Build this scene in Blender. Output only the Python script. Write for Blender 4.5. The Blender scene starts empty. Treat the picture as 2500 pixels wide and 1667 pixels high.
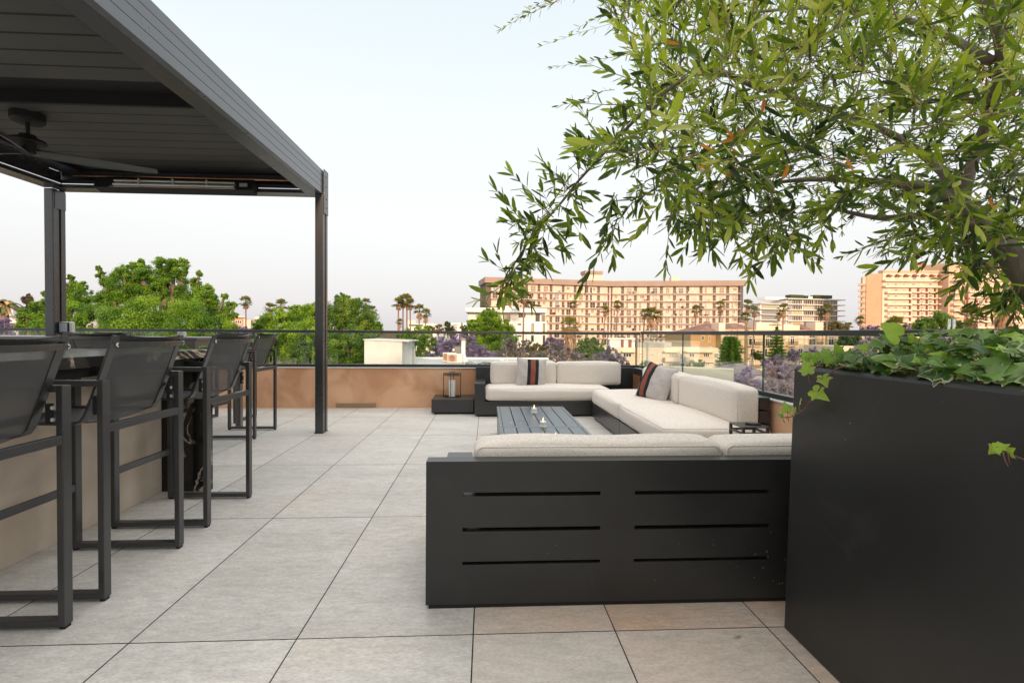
import bpy, bmesh, math, random
import numpy as np
from mathutils import Vector, Matrix
R = math.radians
scene = bpy.context.scene
COL = scene.collection
rnd = random.Random(7)

# ------------------------------------------------------------------ helpers
class MB:
    """collects shapes and links them as ONE mesh object"""
    def __init__(s):
        s.v = []; s.f = []; s.t = []; s.m = []
    def add(s, vs, fs, tone=0.5, mi=0):
        o = len(s.v)
        s.v += [tuple(p) for p in vs]
        for f in fs:
            s.f.append(tuple(i + o for i in f)); s.t.append(tone); s.m.append(mi)
        return s
    def box(s, a, b, tone=0.5, mi=0):
        x0, x1 = sorted((a[0], b[0])); y0, y1 = sorted((a[1], b[1])); z0, z1 = sorted((a[2], b[2]))
        vs = [(x0,y0,z0),(x1,y0,z0),(x1,y1,z0),(x0,y1,z0),(x0,y0,z1),(x1,y0,z1),(x1,y1,z1),(x0,y1,z1)]
        return s.add(vs, BOXF, tone, mi)
    def hexa(s, vs, tone=0.5, mi=0):
        return s.add(vs, BOXF, tone, mi)
    def bar(s, p, q, w, h, up=(0,0,1), tone=0.5, mi=0):
        p = Vector(p); q = Vector(q); d = (q-p).normalized(); up = Vector(up)
        sx = d.cross(up)
        if sx.length < 1e-4: sx = d.cross(Vector((0,1,0)))
        sx.normalize(); sy = sx.cross(d)
        c = []
        for e in (p, q):
            for i, j in ((-1,-1),(1,-1),(1,1),(-1,1)):
                c.append(e + sx*(i*w/2) + sy*(j*h/2))
        return s.add(c, [(0,3,2,1),(4,5,6,7),(0,1,5,4),(1,2,6,5),(2,3,7,6),(3,0,4,7)], tone, mi)
    def tube(s, pts, rad, n=8, tone=0.5, cap=True, mi=0):
        pts = [Vector(p) for p in pts]
        if not hasattr(rad, '__len__'): rad = [rad]*len(pts)
        vs = []; fs = []
        prev = None
        for i, p in enumerate(pts):
            d = (pts[min(i+1, len(pts)-1)] - pts[max(i-1, 0)]).normalized()
            if prev is None:
                a = Vector((0,0,1)) if abs(d.z) < .9 else Vector((1,0,0))
                u = d.cross(a).normalized()
            else:
                u = (prev - d*prev.dot(d)).normalized()
            prev = u; w = d.cross(u)
            for k in range(n):
                an = 2*math.pi*k/n
                vs.append(p + (u*math.cos(an) + w*math.sin(an))*rad[i])
        for i in range(len(pts)-1):
            for k in range(n):
                k2 = (k+1) % n
                fs.append((i*n+k, i*n+k2, (i+1)*n+k2, (i+1)*n+k))
        if cap:
            fs.append(tuple(range(n-1,-1,-1))); fs.append(tuple((len(pts)-1)*n+k for k in range(n)))
        return s.add(vs, fs, tone, mi)
    def lathe(s, prof, c=(0,0,0), n=24, tone=0.5, mi=0):
        vs = []; fs = []
        for r_, z in prof:
            for k in range(n):
                an = 2*math.pi*k/n
                vs.append((c[0]+r_*math.cos(an), c[1]+r_*math.sin(an), c[2]+z))
        for i in range(len(prof)-1):
            for k in range(n):
                k2 = (k+1) % n
                fs.append((i*n+k, i*n+k2, (i+1)*n+k2, (i+1)*n+k))
        fs.append(tuple(range(n-1,-1,-1))); fs.append(tuple((len(prof)-1)*n+k for k in range(n)))
        return s.add(vs, fs, tone, mi)
    def disc(s, c, nrm, r_, h, n=14, tone=0.5, mi=0):
        c = Vector(c); nrm = Vector(nrm).normalized()
        return s.tube([c - nrm*h/2, c + nrm*h/2], r_, n, tone, True, mi)
    def build(s, name, mats, parent=None, origin=None, smooth=False, bevel=0, seg=2, label=None, sub=0):
        me = bpy.data.meshes.new(name)
        o3 = Vector(origin) if origin is not None else (parent_origin(parent) if parent else Vector((0,0,0)))
        me.from_pydata([(p[0]-o3.x, p[1]-o3.y, p[2]-o3.z) for p in s.v], [], s.f)
        at = me.attributes.new('tone', 'FLOAT', 'FACE')
        at.data.foreach_set('value', np.array(s.t, dtype=np.float32))
        mats = mats if isinstance(mats, (list, tuple)) else [mats]
        for m in mats: me.materials.append(m)
        if len(mats) > 1:
            me.polygons.foreach_set('material_index', np.array(s.m, dtype=np.int32))
        if smooth:
            me.polygons.foreach_set('use_smooth', np.ones(len(s.f), dtype=bool))
        me.update()
        ob = bpy.data.objects.new(name, me); COL.objects.link(ob)
        if parent: ob.parent = parent
        if bevel:
            b = ob.modifiers.new('bevel', 'BEVEL'); b.width = bevel; b.segments = seg; b.limit_method = 'ANGLE'; b.angle_limit = R(40)
        if sub:
            d = ob.modifiers.new('sub', 'SUBSURF'); d.levels = sub; d.render_levels = sub
        if label: ob['label'] = label
        return ob
BOXF = [(0,3,2,1),(4,5,6,7),(0,1,5,4),(1,2,6,5),(2,3,7,6),(3,0,4,7)]
def parent_origin(p):
    o = Vector((0,0,0))
    while p is not None:
        o += p.location; p = p.parent
    return o
def tag(o, label=None, cat=None, group=None, kind=None):
    if label: o['label'] = label
    if cat: o['category'] = cat
    if group: o['group'] = group
    if kind: o['kind'] = kind
    return o
def empty(name, loc, label, cat, group=None, rz=0):
    o = bpy.data.objects.new(name, None); COL.objects.link(o)
    o.location = loc; o.rotation_euler = (0,0,rz); o.empty_display_size = .2
    return tag(o, label, cat, group)
def copy_tree(o, parent=None):
    c = o.copy(); COL.objects.link(c)
    if parent: c.parent = parent
    for ch in [k for k in KIDS.get(o.name, [])]:
        copy_tree(ch, c)
    return c
KIDS = {}
def index_kids():
    KIDS.clear()
    for o in bpy.data.objects:
        if o.parent: KIDS.setdefault(o.parent.name, []).append(o)

def cushion(mb, c, size, r=.05, puff=.02, n=14, seed=0, wr=.004, tone=.5):
    """upholstered box: rounded edges, puffed faces, slight sag"""
    sx, sy, sz = [d/2 for d in size]
    r = min(r, sx*.98, sy*.98, sz*.98)
    idx = {}; vs = []; fs = []
    rs = np.random.RandomState(seed)
    ph = rs.rand(12)*6.28
    def spread(t): # denser near the ends
        return math.sin(t*math.pi/2)*.35 + t*.65
    def vert(u):
        key = tuple(round(k, 5) for k in u)
        if key in idx: return idx[key]
        p = Vector((u[0]*sx, u[1]*sy, u[2]*sz))
        q = Vector((max(-sx+r, min(sx-r, p.x)), max(-sy+r, min(sy-r, p.y)), max(-sz+r, min(sz-r, p.z))))
        d = p - q
        if d.length > 1e-9: p = q + d.normalized()*r
        fx, fy, fz = 1-u[0]**2, 1-u[1]**2, 1-u[2]**2
        p.x += puff*.5*u[0]*fy*fz; p.y += puff*.6*u[1]*fx*fz; p.z += puff*u[2]*(fx*fy)**.7
        w = wr*(math.sin(9*p.x+ph[0]+4*p.y)*math.sin(7*p.y+ph[1]) + .6*math.sin(17*p.z+ph[2]+8*p.x))
        p.z += w*.7; p.x += w*.4; p.y += w*.5
        idx[key] = len(vs); vs.append((c[0]+p.x, c[1]+p.y, c[2]+p.z))
        return idx[key]
    g = [spread(-1+2*i/n) for i in range(n+1)]
    for ax in range(3):
        for sg in (-1, 1):
            for i in range(n):
                for j in range(n):
                    q = []
                    for a, b in ((g[i],g[j]),(g[i+1],g[j]),(g[i+1],g[j+1]),(g[i],g[j+1])):
                        u = [0,0,0]; u[ax] = sg; u[(ax+1)%3] = a; u[(ax+2)%3] = b
                        q.append(vert(u))
                    if sg < 0: q.reverse()
                    fs.append(tuple(q))
    return mb.add(vs, fs, tone)

# ------------------------------------------------------------------ materials
def nt(m):
    m.use_nodes = True
    return m.node_tree, m.node_tree.nodes, m.node_tree.links
def rgb(c): return (c[0], c[1], c[2], 1)
def mat(name, a, b=None, scale=4, detail=6, rough=.5, bump=0, bscale=60, stretch=(1,1,1), metallic=0,
        spec=.5, lo=.35, hi=.65, tone=0, rvar=0, coord='Object', dist=0, alpha=1, specks=0, coat=0, sheen=0):
    m = bpy.data.materials.new(name); t, N, L = nt(m)
    p = N['Principled BSDF']
    p.inputs['Roughness'].default_value = rough
    p.inputs['Metallic'].default_value = metallic
    p.inputs['Specular IOR Level'].default_value = spec
    p.inputs['Coat Weight'].default_value = coat
    p.inputs['Sheen Weight'].default_value = sheen
    tc = N.new('ShaderNodeTexCoord'); mp = N.new('ShaderNodeMapping'); mp.inputs['Scale'].default_value = stretch
    L.new(tc.outputs[coord], mp.inputs[0])
    out = None
    if b is not None:
        n1 = N.new('ShaderNodeTexNoise'); n1.inputs['Scale'].default_value = scale; n1.inputs['Detail'].default_value = detail
        n1.inputs['Distortion'].default_value = dist
        L.new(mp.outputs[0], n1.inputs['Vector'])
        mr = N.new('ShaderNodeMapRange'); mr.inputs[1].default_value = lo; mr.inputs[2].default_value = hi
        L.new(n1.outputs['Fac'], mr.inputs[0])
        mx = N.new('ShaderNodeMix'); mx.data_type = 'RGBA'; mx.inputs[6].default_value = rgb(a); mx.inputs[7].default_value = rgb(b)
        L.new(mr.outputs[0], mx.inputs[0]); out = mx.outputs[2]
        if rvar:
            m2 = N.new('ShaderNodeMapRange'); m2.inputs[3].default_value = rough-rvar; m2.inputs[4].default_value = rough+rvar
            L.new(n1.outputs['Fac'], m2.inputs[0]); L.new(m2.outputs[0], p.inputs['Roughness'])
    if tone:
        at = N.new('ShaderNodeAttribute'); at.attribute_name = 'tone'
        m3 = N.new('ShaderNodeMapRange'); m3.inputs[3].default_value = 1-tone; m3.inputs[4].default_value = 1+tone
        L.new(at.outputs['Fac'], m3.inputs[0])
        mu = N.new('ShaderNodeVectorMath'); mu.operation = 'SCALE'
        if out: L.new(out, mu.inputs[0])
        else: mu.inputs[0].default_value = a
        L.new(m3.outputs[0], mu.inputs['Scale']); out = mu.outputs[0]
    if specks:   # dust specks and faint rub marks
        vo = N.new('ShaderNodeTexVoronoi'); vo.inputs['Scale'].default_value = specks
        w1 = N.new('ShaderNodeTexNoise'); w1.inputs['Scale'].default_value = 2.2; w1.inputs['Detail'].default_value = 3
        L.new(mp.outputs[0], vo.inputs['Vector']); L.new(mp.outputs[0], w1.inputs['Vector'])
        th = N.new('ShaderNodeMapRange'); th.inputs[1].default_value = .50; th.inputs[2].default_value = .72; th.inputs[3].default_value = .0; th.inputs[4].default_value = .15
        L.new(w1.outputs[0], th.inputs[0])
        lt = N.new('ShaderNodeMath'); lt.operation = 'LESS_THAN'; L.new(vo.outputs['Distance'], lt.inputs[0]); L.new(th.outputs[0], lt.inputs[1])
        w2 = N.new('ShaderNodeTexNoise'); w2.inputs['Scale'].default_value = 1.3; w2.inputs['Detail'].default_value = 7; w2.inputs['Roughness'].default_value = .75; w2.inputs['Distortion'].default_value = 1.5
        L.new(mp.outputs[0], w2.inputs['Vector'])
        m9 = N.new('ShaderNodeMapRange'); m9.inputs[1].default_value = .55; m9.inputs[2].default_value = .8; m9.inputs[4].default_value = .07
        L.new(w2.outputs[0], m9.inputs[0])
        a9 = N.new('ShaderNodeMath'); a9.operation = 'MULTIPLY_ADD'; a9.inputs[1].default_value = .55; L.new(lt.outputs[0], a9.inputs[0]); L.new(m9.outputs[0], a9.inputs[2])
        x9 = N.new('ShaderNodeMix'); x9.data_type = 'RGBA'; x9.inputs[7].default_value = rgb((.30,.29,.27))
        L.new(a9.outputs[0], x9.inputs[0])
        if out: L.new(out, x9.inputs[6])
        else: x9.inputs[6].default_value = rgb(a)
        out = x9.outputs[2]
    if out: L.new(out, p.inputs['Base Color'])
    else: p.inputs['Base Color'].default_value = rgb(a)
    if bump:
        n2 = N.new('ShaderNodeTexNoise'); n2.inputs['Scale'].default_value = bscale; n2.inputs['Detail'].default_value = 5
        L.new(mp.outputs[0], n2.inputs['Vector'])
        bp = N.new('ShaderNodeBump'); bp.inputs['Strength'].default_value = bump; bp.inputs['Distance'].default_value = .01
        L.new(n2.outputs['Fac'], bp.inputs['Height']); L.new(bp.outputs[0], p.inputs['Normal'])
    if alpha < 1:
        p.inputs['Alpha'].default_value = alpha
    return m

def leaf_mat(name, ramp, rough=.5, trans=.3, noise=0, spec=.4):
    """foliage: colour from the per-leaf 'tone', part of the light passes through"""
    m = bpy.data.materials.new(name); t, N, L = nt(m)
    p = N['Principled BSDF']; p.inputs['Roughness'].default_value = rough; p.inputs['Specular IOR Level'].default_value = spec
    at = N.new('ShaderNodeAttribute'); at.attribute_name = 'tone'
    cr = N.new('ShaderNodeValToRGB')
    els = cr.color_ramp.elements
    while len(els) < len(ramp): els.new(.5)
    for e, (pos, c) in zip(els, ramp): e.position = pos; e.color = rgb(c)
    L.new(at.outputs['Fac'], cr.inputs[0]); L.new(cr.outputs[0], p.inputs['Base Color'])
    if trans:
        tr = N.new('ShaderNodeBsdfTranslucent'); mx = N.new('ShaderNodeMixShader'); mx.inputs[0].default_value = trans
        br = N.new('ShaderNodeVectorMath'); br.operation = 'MULTIPLY'; br.inputs[1].default_value = (1.25, 1.3, .7)
        L.new(cr.outputs[0], br.inputs[0]); L.new(br.outputs[0], tr.inputs[0])
        L.new(p.outputs[0], mx.inputs[1]); L.new(tr.outputs[0], mx.inputs[2])
        L.new(mx.outputs[0], N['Material Output'].inputs[0])
    return m

def glass_mat(name, tint=(.93,.965,.95), refl=1.0, rough=0.0):
    m = bpy.data.materials.new(name); t, N, L = nt(m)
    N.remove(N['Principled BSDF'])
    tr = N.new('ShaderNodeBsdfTransparent'); tr.inputs[0].default_value = rgb(tint)
    gl = N.new('ShaderNodeBsdfGlossy'); gl.inputs['Roughness'].default_value = rough; gl.inputs[0].default_value = (1,1,1,1)
    fr = N.new('ShaderNodeFresnel')
    ge = N.new('ShaderNodeNewGeometry'); io = N.new('ShaderNodeMapRange'); io.inputs[3].default_value = 1.45; io.inputs[4].default_value = 1/1.45
    L.new(ge.outputs['Backfacing'], io.inputs[0]); L.new(io.outputs[0], fr.inputs[0])
    mm = N.new('ShaderNodeMath'); mm.operation = 'MULTIPLY'; mm.inputs[1].default_value = refl
    mx = N.new('ShaderNodeMixShader')
    L.new(fr.outputs[0], mm.inputs[0]); L.new(mm.outputs[0], mx.inputs[0])
    L.new(tr.outputs[0], mx.inputs[1]); L.new(gl.outputs[0], mx.inputs[2]); L.new(mx.outputs[0], N['Material Output'].inputs[0])
    return m

M = {}
M['black'] = mat('black_powder_coat', (.020,.020,.020), (.027,.027,.026), 3, rough=.30, rvar=.05, bump=.02, bscale=700, spec=.7)
M['blackpanel'] = mat('black_panel_coat', (.021,.021,.021), (.029,.029,.028), 3, rough=.36, rvar=.06, bump=.02, bscale=500, spec=.55, specks=30)
M['blackmatte'] = mat('black_matte_metal', (.018,.018,.018), rough=.6, spec=.3)
M['planter'] = mat('planter_fibre', (.022,.022,.0215), (.031,.031,.030), 1.6, rough=.36, rvar=.08, bump=.04, bscale=500, spec=.5, specks=26)
M['pergola'] = mat('pergola_coat', (.026,.028,.031), (.033,.035,.038), 2, rough=.27, rvar=.04, bump=.02, bscale=900, spec=.9)
M['louver'] = mat('louver_coat', (.068,.068,.062), (.078,.078,.071), 2, rough=.5, spec=.4, bump=.02, bscale=800)
M['fascia_sky_sheen'] = mat('fascia_sky_sheen', (.095,.108,.125), (.105,.118,.135), 2, rough=.28, rvar=.04, spec=.9)  # sky reflection on the side beam put into the base colour
M['stoolcoat'] = mat('stool_coat', (.023,.024,.025), (.030,.031,.032), 3, rough=.30, rvar=.04, spec=.85)
M['steel'] = mat('bright_steel', (.70,.70,.68), rough=.35, spec=.8)
M['brown_sheen'] = mat('brown_sheen_coat', (.105,.09,.08), (.12,.105,.095), 3, rough=.30, spec=.8)  # brown and grey reflections on the bar table put into its colour
M['plaster'] = mat('brown_plaster', (.56,.285,.15), (.78,.47,.285), 2.2, 9, rough=.72, bump=.12, bscale=26, lo=.36, hi=.66, dist=.6)
M['plinth'] = mat('tan_plaster', (.56,.445,.34), (.74,.625,.505), 2.4, 9, rough=.7, bump=.1, bscale=22, lo=.36, hi=.66, dist=.8)
M['coping'] = mat('pale_coping', (.62,.60,.56), (.70,.68,.64), 6, rough=.7)
M['grout'] = mat('dark_joint', (.035,.034,.032), rough=.9)
M['white'] = mat('white_paint', (.80,.79,.76), (.74,.73,.70), 3, rough=.6)
M['wax'] = mat('white_wax', (.82,.80,.74), rough=.45)
M['soil'] = mat('dark_soil', (.03,.022,.015), (.06,.045,.03), 20, rough=.95, bump=.5, bscale=60)
M['glass'] = glass_mat('railing_glass')
M['jar'] = glass_mat('jar_glass', (.95,.95,.95), 1.4)
M['edge'] = mat('glass_edge', (.03,.09,.075), rough=.2)
M['glint'] = mat('sunset_glint', (.75,.38,.18), rough=.3, metallic=1)  # orange of the sunset reflected on the pergola gutter edge

def tile_mat():
    m = bpy.data.materials.new('porcelain_tile'); t, N, L = nt(m)
    p = N['Principled BSDF']; p.inputs['Roughness'].default_value = .55; p.inputs['Specular IOR Level'].default_value = .35
    tc = N.new('ShaderNodeTexCoord'); mp = N.new('ShaderNodeMapping'); mp.inputs['Rotation'].default_value = (0,0,R(28)); mp.inputs['Scale'].default_value = (.55,1.6,1)
    at = N.new('ShaderNodeAttribute'); at.attribute_name = 'tone'
    off = N.new('ShaderNodeVectorMath'); off.operation = 'MULTIPLY_ADD'; off.inputs[1].default_value = (0,0,0)
    cb = N.new('ShaderNodeCombineXYZ')
    sc = N.new('ShaderNodeMath'); sc.operation = 'MULTIPLY'; sc.inputs[1].default_value = 37
    L.new(at.outputs['Fac'], sc.inputs[0]); L.new(sc.outputs[0], cb.inputs[2])
    ad = N.new('ShaderNodeVectorMath'); ad.operation = 'ADD'
    L.new(tc.outputs['Object'], ad.inputs[0]); L.new(cb.outputs[0], ad.inputs[1]); L.new(ad.outputs[0], mp.inputs[0])
    big = N.new('ShaderNodeTexNoise'); big.inputs['Scale'].default_value = 2.2; big.inputs['Detail'].default_value = 7; big.inputs['Roughness'].default_value = .62
    med = N.new('ShaderNodeTexNoise'); med.inputs['Scale'].default_value = 21; med.inputs['Detail'].default_value = 9; med.inputs['Roughness'].default_value = .78; med.inputs['Distortion'].default_value = .5
    fine = N.new('ShaderNodeTexNoise'); fine.inputs['Scale'].default_value = 130; fine.inputs['Detail'].default_value = 4
    for n in (big, med, fine): L.new(mp.outputs[0], n.inputs['Vector'])
    c1 = N.new('ShaderNodeMix'); c1.data_type = 'RGBA'; c1.inputs[6].default_value = rgb((.545,.51,.465)); c1.inputs[7].default_value = rgb((.67,.64,.60))
    r1 = N.new('ShaderNodeMapRange'); r1.inputs[1].default_value = .33; r1.inputs[2].default_value = .67
    L.new(big.outputs[0], r1.inputs[0]); L.new(r1.outputs[0], c1.inputs[0])
    r2 = N.new('ShaderNodeMapRange'); r2.inputs[1].default_value = .34; r2.inputs[2].default_value = .60; r2.inputs[3].default_value = .80; r2.inputs[4].default_value = 1.06
    L.new(med.outputs[0], r2.inputs[0])
    r3 = N.new('ShaderNodeMapRange'); r3.inputs[1].default_value = .3; r3.inputs[2].default_value = .7; r3.inputs[3].default_value = .82; r3.inputs[4].default_value = 1.10
    L.new(fine.outputs[0], r3.inputs[0])
    # dark pin pits
    vo = N.new('ShaderNodeTexNoise'); vo.inputs['Scale'].default_value = 46; vo.inputs['Detail'].default_value = 6; vo.inputs['Roughness'].default_value = .8
    L.new(mp.outputs[0], vo.inputs['Vector'])
    r4 = N.new('ShaderNodeMapRange'); r4.inputs[1].default_value = .26; r4.inputs[2].default_value = .34; r4.inputs[3].default_value = .6; r4.inputs[4].default_value = 1
    L.new(vo.outputs[0], r4.inputs[0])
    # warm blotches
    wb = N.new('ShaderNodeTexNoise'); wb.inputs['Scale'].default_value = 1.1; wb.inputs['Detail'].default_value = 5
    L.new(mp.outputs[0], wb.inputs['Vector'])
    r5 = N.new('ShaderNodeMapRange'); r5.inputs[1].default_value = .52; r5.inputs[2].default_value = .75; r5.inputs[3].default_value = 0; r5.inputs[4].default_value = .55
    L.new(wb.outputs[0], r5.inputs[0])
    c2 = N.new('ShaderNodeMix'); c2.data_type = 'RGBA'; c2.inputs[7].default_value = rgb((.62,.54,.46))
    L.new(r5.outputs[0], c2.inputs[0]); L.new(c1.outputs[2], c2.inputs[6])
    m1 = N.new('ShaderNodeMath'); m1.operation = 'MULTIPLY'; L.new(r2.outputs[0], m1.inputs[0]); L.new(r3.outputs[0], m1.inputs[1])
    m2 = N.new('ShaderNodeMath'); m2.operation = 'MULTIPLY'; L.new(m1.outputs[0], m2.inputs[0]); L.new(r4.outputs[0], m2.inputs[1])
    tn = N.new('ShaderNodeMapRange'); tn.inputs[3].default_value = .93; tn.inputs[4].default_value = 1.06
    L.new(at.outputs['Fac'], tn.inputs[0])
    m3 = N.new('ShaderNodeMath'); m3.operation = 'MULTIPLY'; L.new(m2.outputs[0], m3.inputs[0]); L.new(tn.outputs[0], m3.inputs[1])
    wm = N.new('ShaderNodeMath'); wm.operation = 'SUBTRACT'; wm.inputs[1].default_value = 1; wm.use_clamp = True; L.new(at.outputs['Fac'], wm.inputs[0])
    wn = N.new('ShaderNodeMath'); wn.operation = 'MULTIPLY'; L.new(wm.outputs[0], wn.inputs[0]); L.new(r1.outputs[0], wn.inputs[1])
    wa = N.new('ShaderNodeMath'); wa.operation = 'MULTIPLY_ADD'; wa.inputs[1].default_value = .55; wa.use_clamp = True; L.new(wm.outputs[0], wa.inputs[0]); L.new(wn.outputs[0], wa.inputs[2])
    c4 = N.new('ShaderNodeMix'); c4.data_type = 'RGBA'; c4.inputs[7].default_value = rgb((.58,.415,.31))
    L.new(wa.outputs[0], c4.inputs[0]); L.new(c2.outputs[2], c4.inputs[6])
    sv = N.new('ShaderNodeVectorMath'); sv.operation = 'SCALE'; L.new(c4.outputs[2], sv.inputs[0]); L.new(m3.outputs[0], sv.inputs['Scale'])
    L.new(sv.outputs[0], p.inputs['Base Color'])
    bp = N.new('ShaderNodeBump'); bp.inputs['Strength'].default_value = .25; bp.inputs['Distance'].default_value = .004
    L.new(m2.outputs[0], bp.inputs['Height']); L.new(bp.outputs[0], p.inputs['Normal'])
    return m
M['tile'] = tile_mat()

def fabric_mat(name, a, b, k=1.0, spec=.15):
    m = bpy.data.materials.new(name); t, N, L = nt(m)
    p = N['Principled BSDF']; p.inputs['Roughness'].default_value = .9; p.inputs['Specular IOR Level'].default_value = spec; p.inputs['Sheen Weight'].default_value = .15
    tc = N.new('ShaderNodeTexCoord'); fac = []
    for st in ((80,80,800),(800,800,80),(420,420,420)):
        mp = N.new('ShaderNodeMapping'); mp.inputs['Scale'].default_value = [q*k for q in st]
        n = N.new('ShaderNodeTexNoise'); n.inputs['Scale'].default_value = 1; n.inputs['Detail'].default_value = 3
        L.new(tc.outputs['Object'], mp.inputs[0]); L.new(mp.outputs[0], n.inputs['Vector']); fac.append(n)
    a1 = N.new('ShaderNodeMath'); a1.operation = 'ADD'; L.new(fac[0].outputs[0], a1.inputs[0]); L.new(fac[1].outputs[0], a1.inputs[1])
    a2 = N.new('ShaderNodeMath'); a2.operation = 'ADD'; L.new(a1.outputs[0], a2.inputs[0]); L.new(fac[2].outputs[0], a2.inputs[1])
    mr = N.new('ShaderNodeMapRange'); mr.inputs[1].default_value = 1.2; mr.inputs[2].default_value = 1.75
    L.new(a2.outputs[0], mr.inputs[0])
    mx = N.new('ShaderNodeMix'); mx.data_type = 'RGBA'; mx.inputs[6].default_value = rgb(a); mx.inputs[7].default_value = rgb(b)
    L.new(mr.outputs[0], mx.inputs[0]); L.new(mx.outputs[2], p.inputs['Base Color'])
    lw = N.new('ShaderNodeTexNoise'); lw.inputs['Scale'].default_value = 9; lw.inputs['Detail'].default_value = 3
    L.new(tc.outputs['Object'], lw.inputs['Vector'])
    sm = N.new('ShaderNodeMath'); sm.operation = 'MULTIPLY_ADD'; sm.inputs[1].default_value = .12
    L.new(a2.outputs[0], sm.inputs[0]); L.new(lw.outputs[0], sm.inputs[2])
    bp = N.new('ShaderNodeBump'); bp.inputs['Strength'].default_value = .22; bp.inputs['Distance'].default_value = .01
    L.new(sm.outputs[0], bp.inputs['Height']); L.new(bp.outputs[0], p.inputs['Normal'])
    return m
M['linen'] = fabric_mat('oatmeal_linen', (.54,.455,.38), (.84,.78,.715))
M['tabletop'] = mat('table_sky_sheen', (.062,.085,.108), (.075,.100,.125), 3, rough=.28, rvar=.04, spec=.9)  # blue of the reflected sky put into the coffee table colour

def sling_mat():
    m = bpy.data.materials.new('sling_mesh'); t, N, L = nt(m)
    p = N['Principled BSDF']; p.inputs['Roughness'].default_value = .6; p.inputs['Specular IOR Level'].default_value = .3
    tc = N.new('ShaderNodeTexCoord'); n = N.new('ShaderNodeTexNoise'); n.inputs['Scale'].default_value = 380; n.inputs['Detail'].default_value = 2
    L.new(tc.outputs['Object'], n.inputs['Vector'])
    mx = N.new('ShaderNodeMix'); mx.data_type = 'RGBA'; mx.inputs[6].default_value = rgb((.062,.063,.065)); mx.inputs[7].default_value = rgb((.12,.12,.125))
    L.new(n.outputs[0], mx.inputs[0]); L.new(mx.outputs[2], p.inputs['Base Color'])
    tr = N.new('ShaderNodeBsdfTransparent'); ms = N.new('ShaderNodeMixShader'); ms.inputs[0].default_value = .17
    L.new(p.outputs[0], ms.inputs[1]); L.new(tr.outputs[0], ms.inputs[2]); L.new(ms.outputs[0], N['Material Output'].inputs[0])
    return m
M['sling'] = sling_mat()

def granite_mat():
    m = bpy.data.materials.new('black_granite'); t, N, L = nt(m)
    p = N['Principled BSDF']; p.inputs['Roughness'].default_value = .14; p.inputs['Specular IOR Level'].default_value = .5
    tc = N.new('ShaderNodeTexCoord'); mp = N.new('ShaderNodeMapping'); mp.inputs['Rotation'].default_value = (R(20),R(35),R(30)); mp.inputs['Scale'].default_value = (1.6,.8,.8)
    L.new(tc.outputs['Object'], mp.inputs[0])
    w = N.new('ShaderNodeTexNoise'); w.inputs['Scale'].default_value = 2.6; w.inputs['Detail'].default_value = 6; w.inputs['Distortion'].default_value = 2.2
    L.new(mp.outputs[0], w.inputs['Vector'])
    sb = N.new('ShaderNodeMath'); sb.operation = 'SUBTRACT'; sb.inputs[1].default_value = .5; L.new(w.outputs[0], sb.inputs[0])
    ab = N.new('ShaderNodeMath'); ab.operation = 'ABSOLUTE'; L.new(sb.outputs[0], ab.inputs[0])
    v = N.new('ShaderNodeMapRange'); v.inputs[1].default_value = .004; v.inputs[2].default_value = .04; v.inputs[3].default_value = 1; v.inputs[4].default_value = 0
    L.new(ab.outputs[0], v.inputs[0])
    g = N.new('ShaderNodeTexNoise'); g.inputs['Scale'].default_value = 3.1; g.inputs['Detail'].default_value = 4
    L.new(mp.outputs[0], g.inputs['Vector'])
    gm = N.new('ShaderNodeMapRange'); gm.inputs[1].default_value = .46; gm.inputs[2].default_value = .58; L.new(g.outputs[0], gm.inputs[0])
    mu = N.new('ShaderNodeMath'); mu.operation = 'MULTIPLY'; L.new(v.outputs[0], mu.inputs[0]); L.new(gm.outputs[0], mu.inputs[1])
    hue = N.new('ShaderNodeMix'); hue.data_type = 'RGBA'; hue.inputs[6].default_value = rgb((.55,.53,.48)); hue.inputs[7].default_value = rgb((.55,.36,.2))
    h2 = N.new('ShaderNodeTexNoise'); h2.inputs['Scale'].default_value = 5; L.new(mp.outputs[0], h2.inputs['Vector']); L.new(h2.outputs[0], hue.inputs[0])
    mx = N.new('ShaderNodeMix'); mx.data_type = 'RGBA'; mx.inputs[6].default_value = rgb((.012,.011,.010))
    L.new(hue.outputs[2], mx.inputs[7]); L.new(mu.outputs[0], mx.inputs[0]); L.new(mx.outputs[2], p.inputs['Base Color'])
    return m
M['granite'] = granite_mat()

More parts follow.
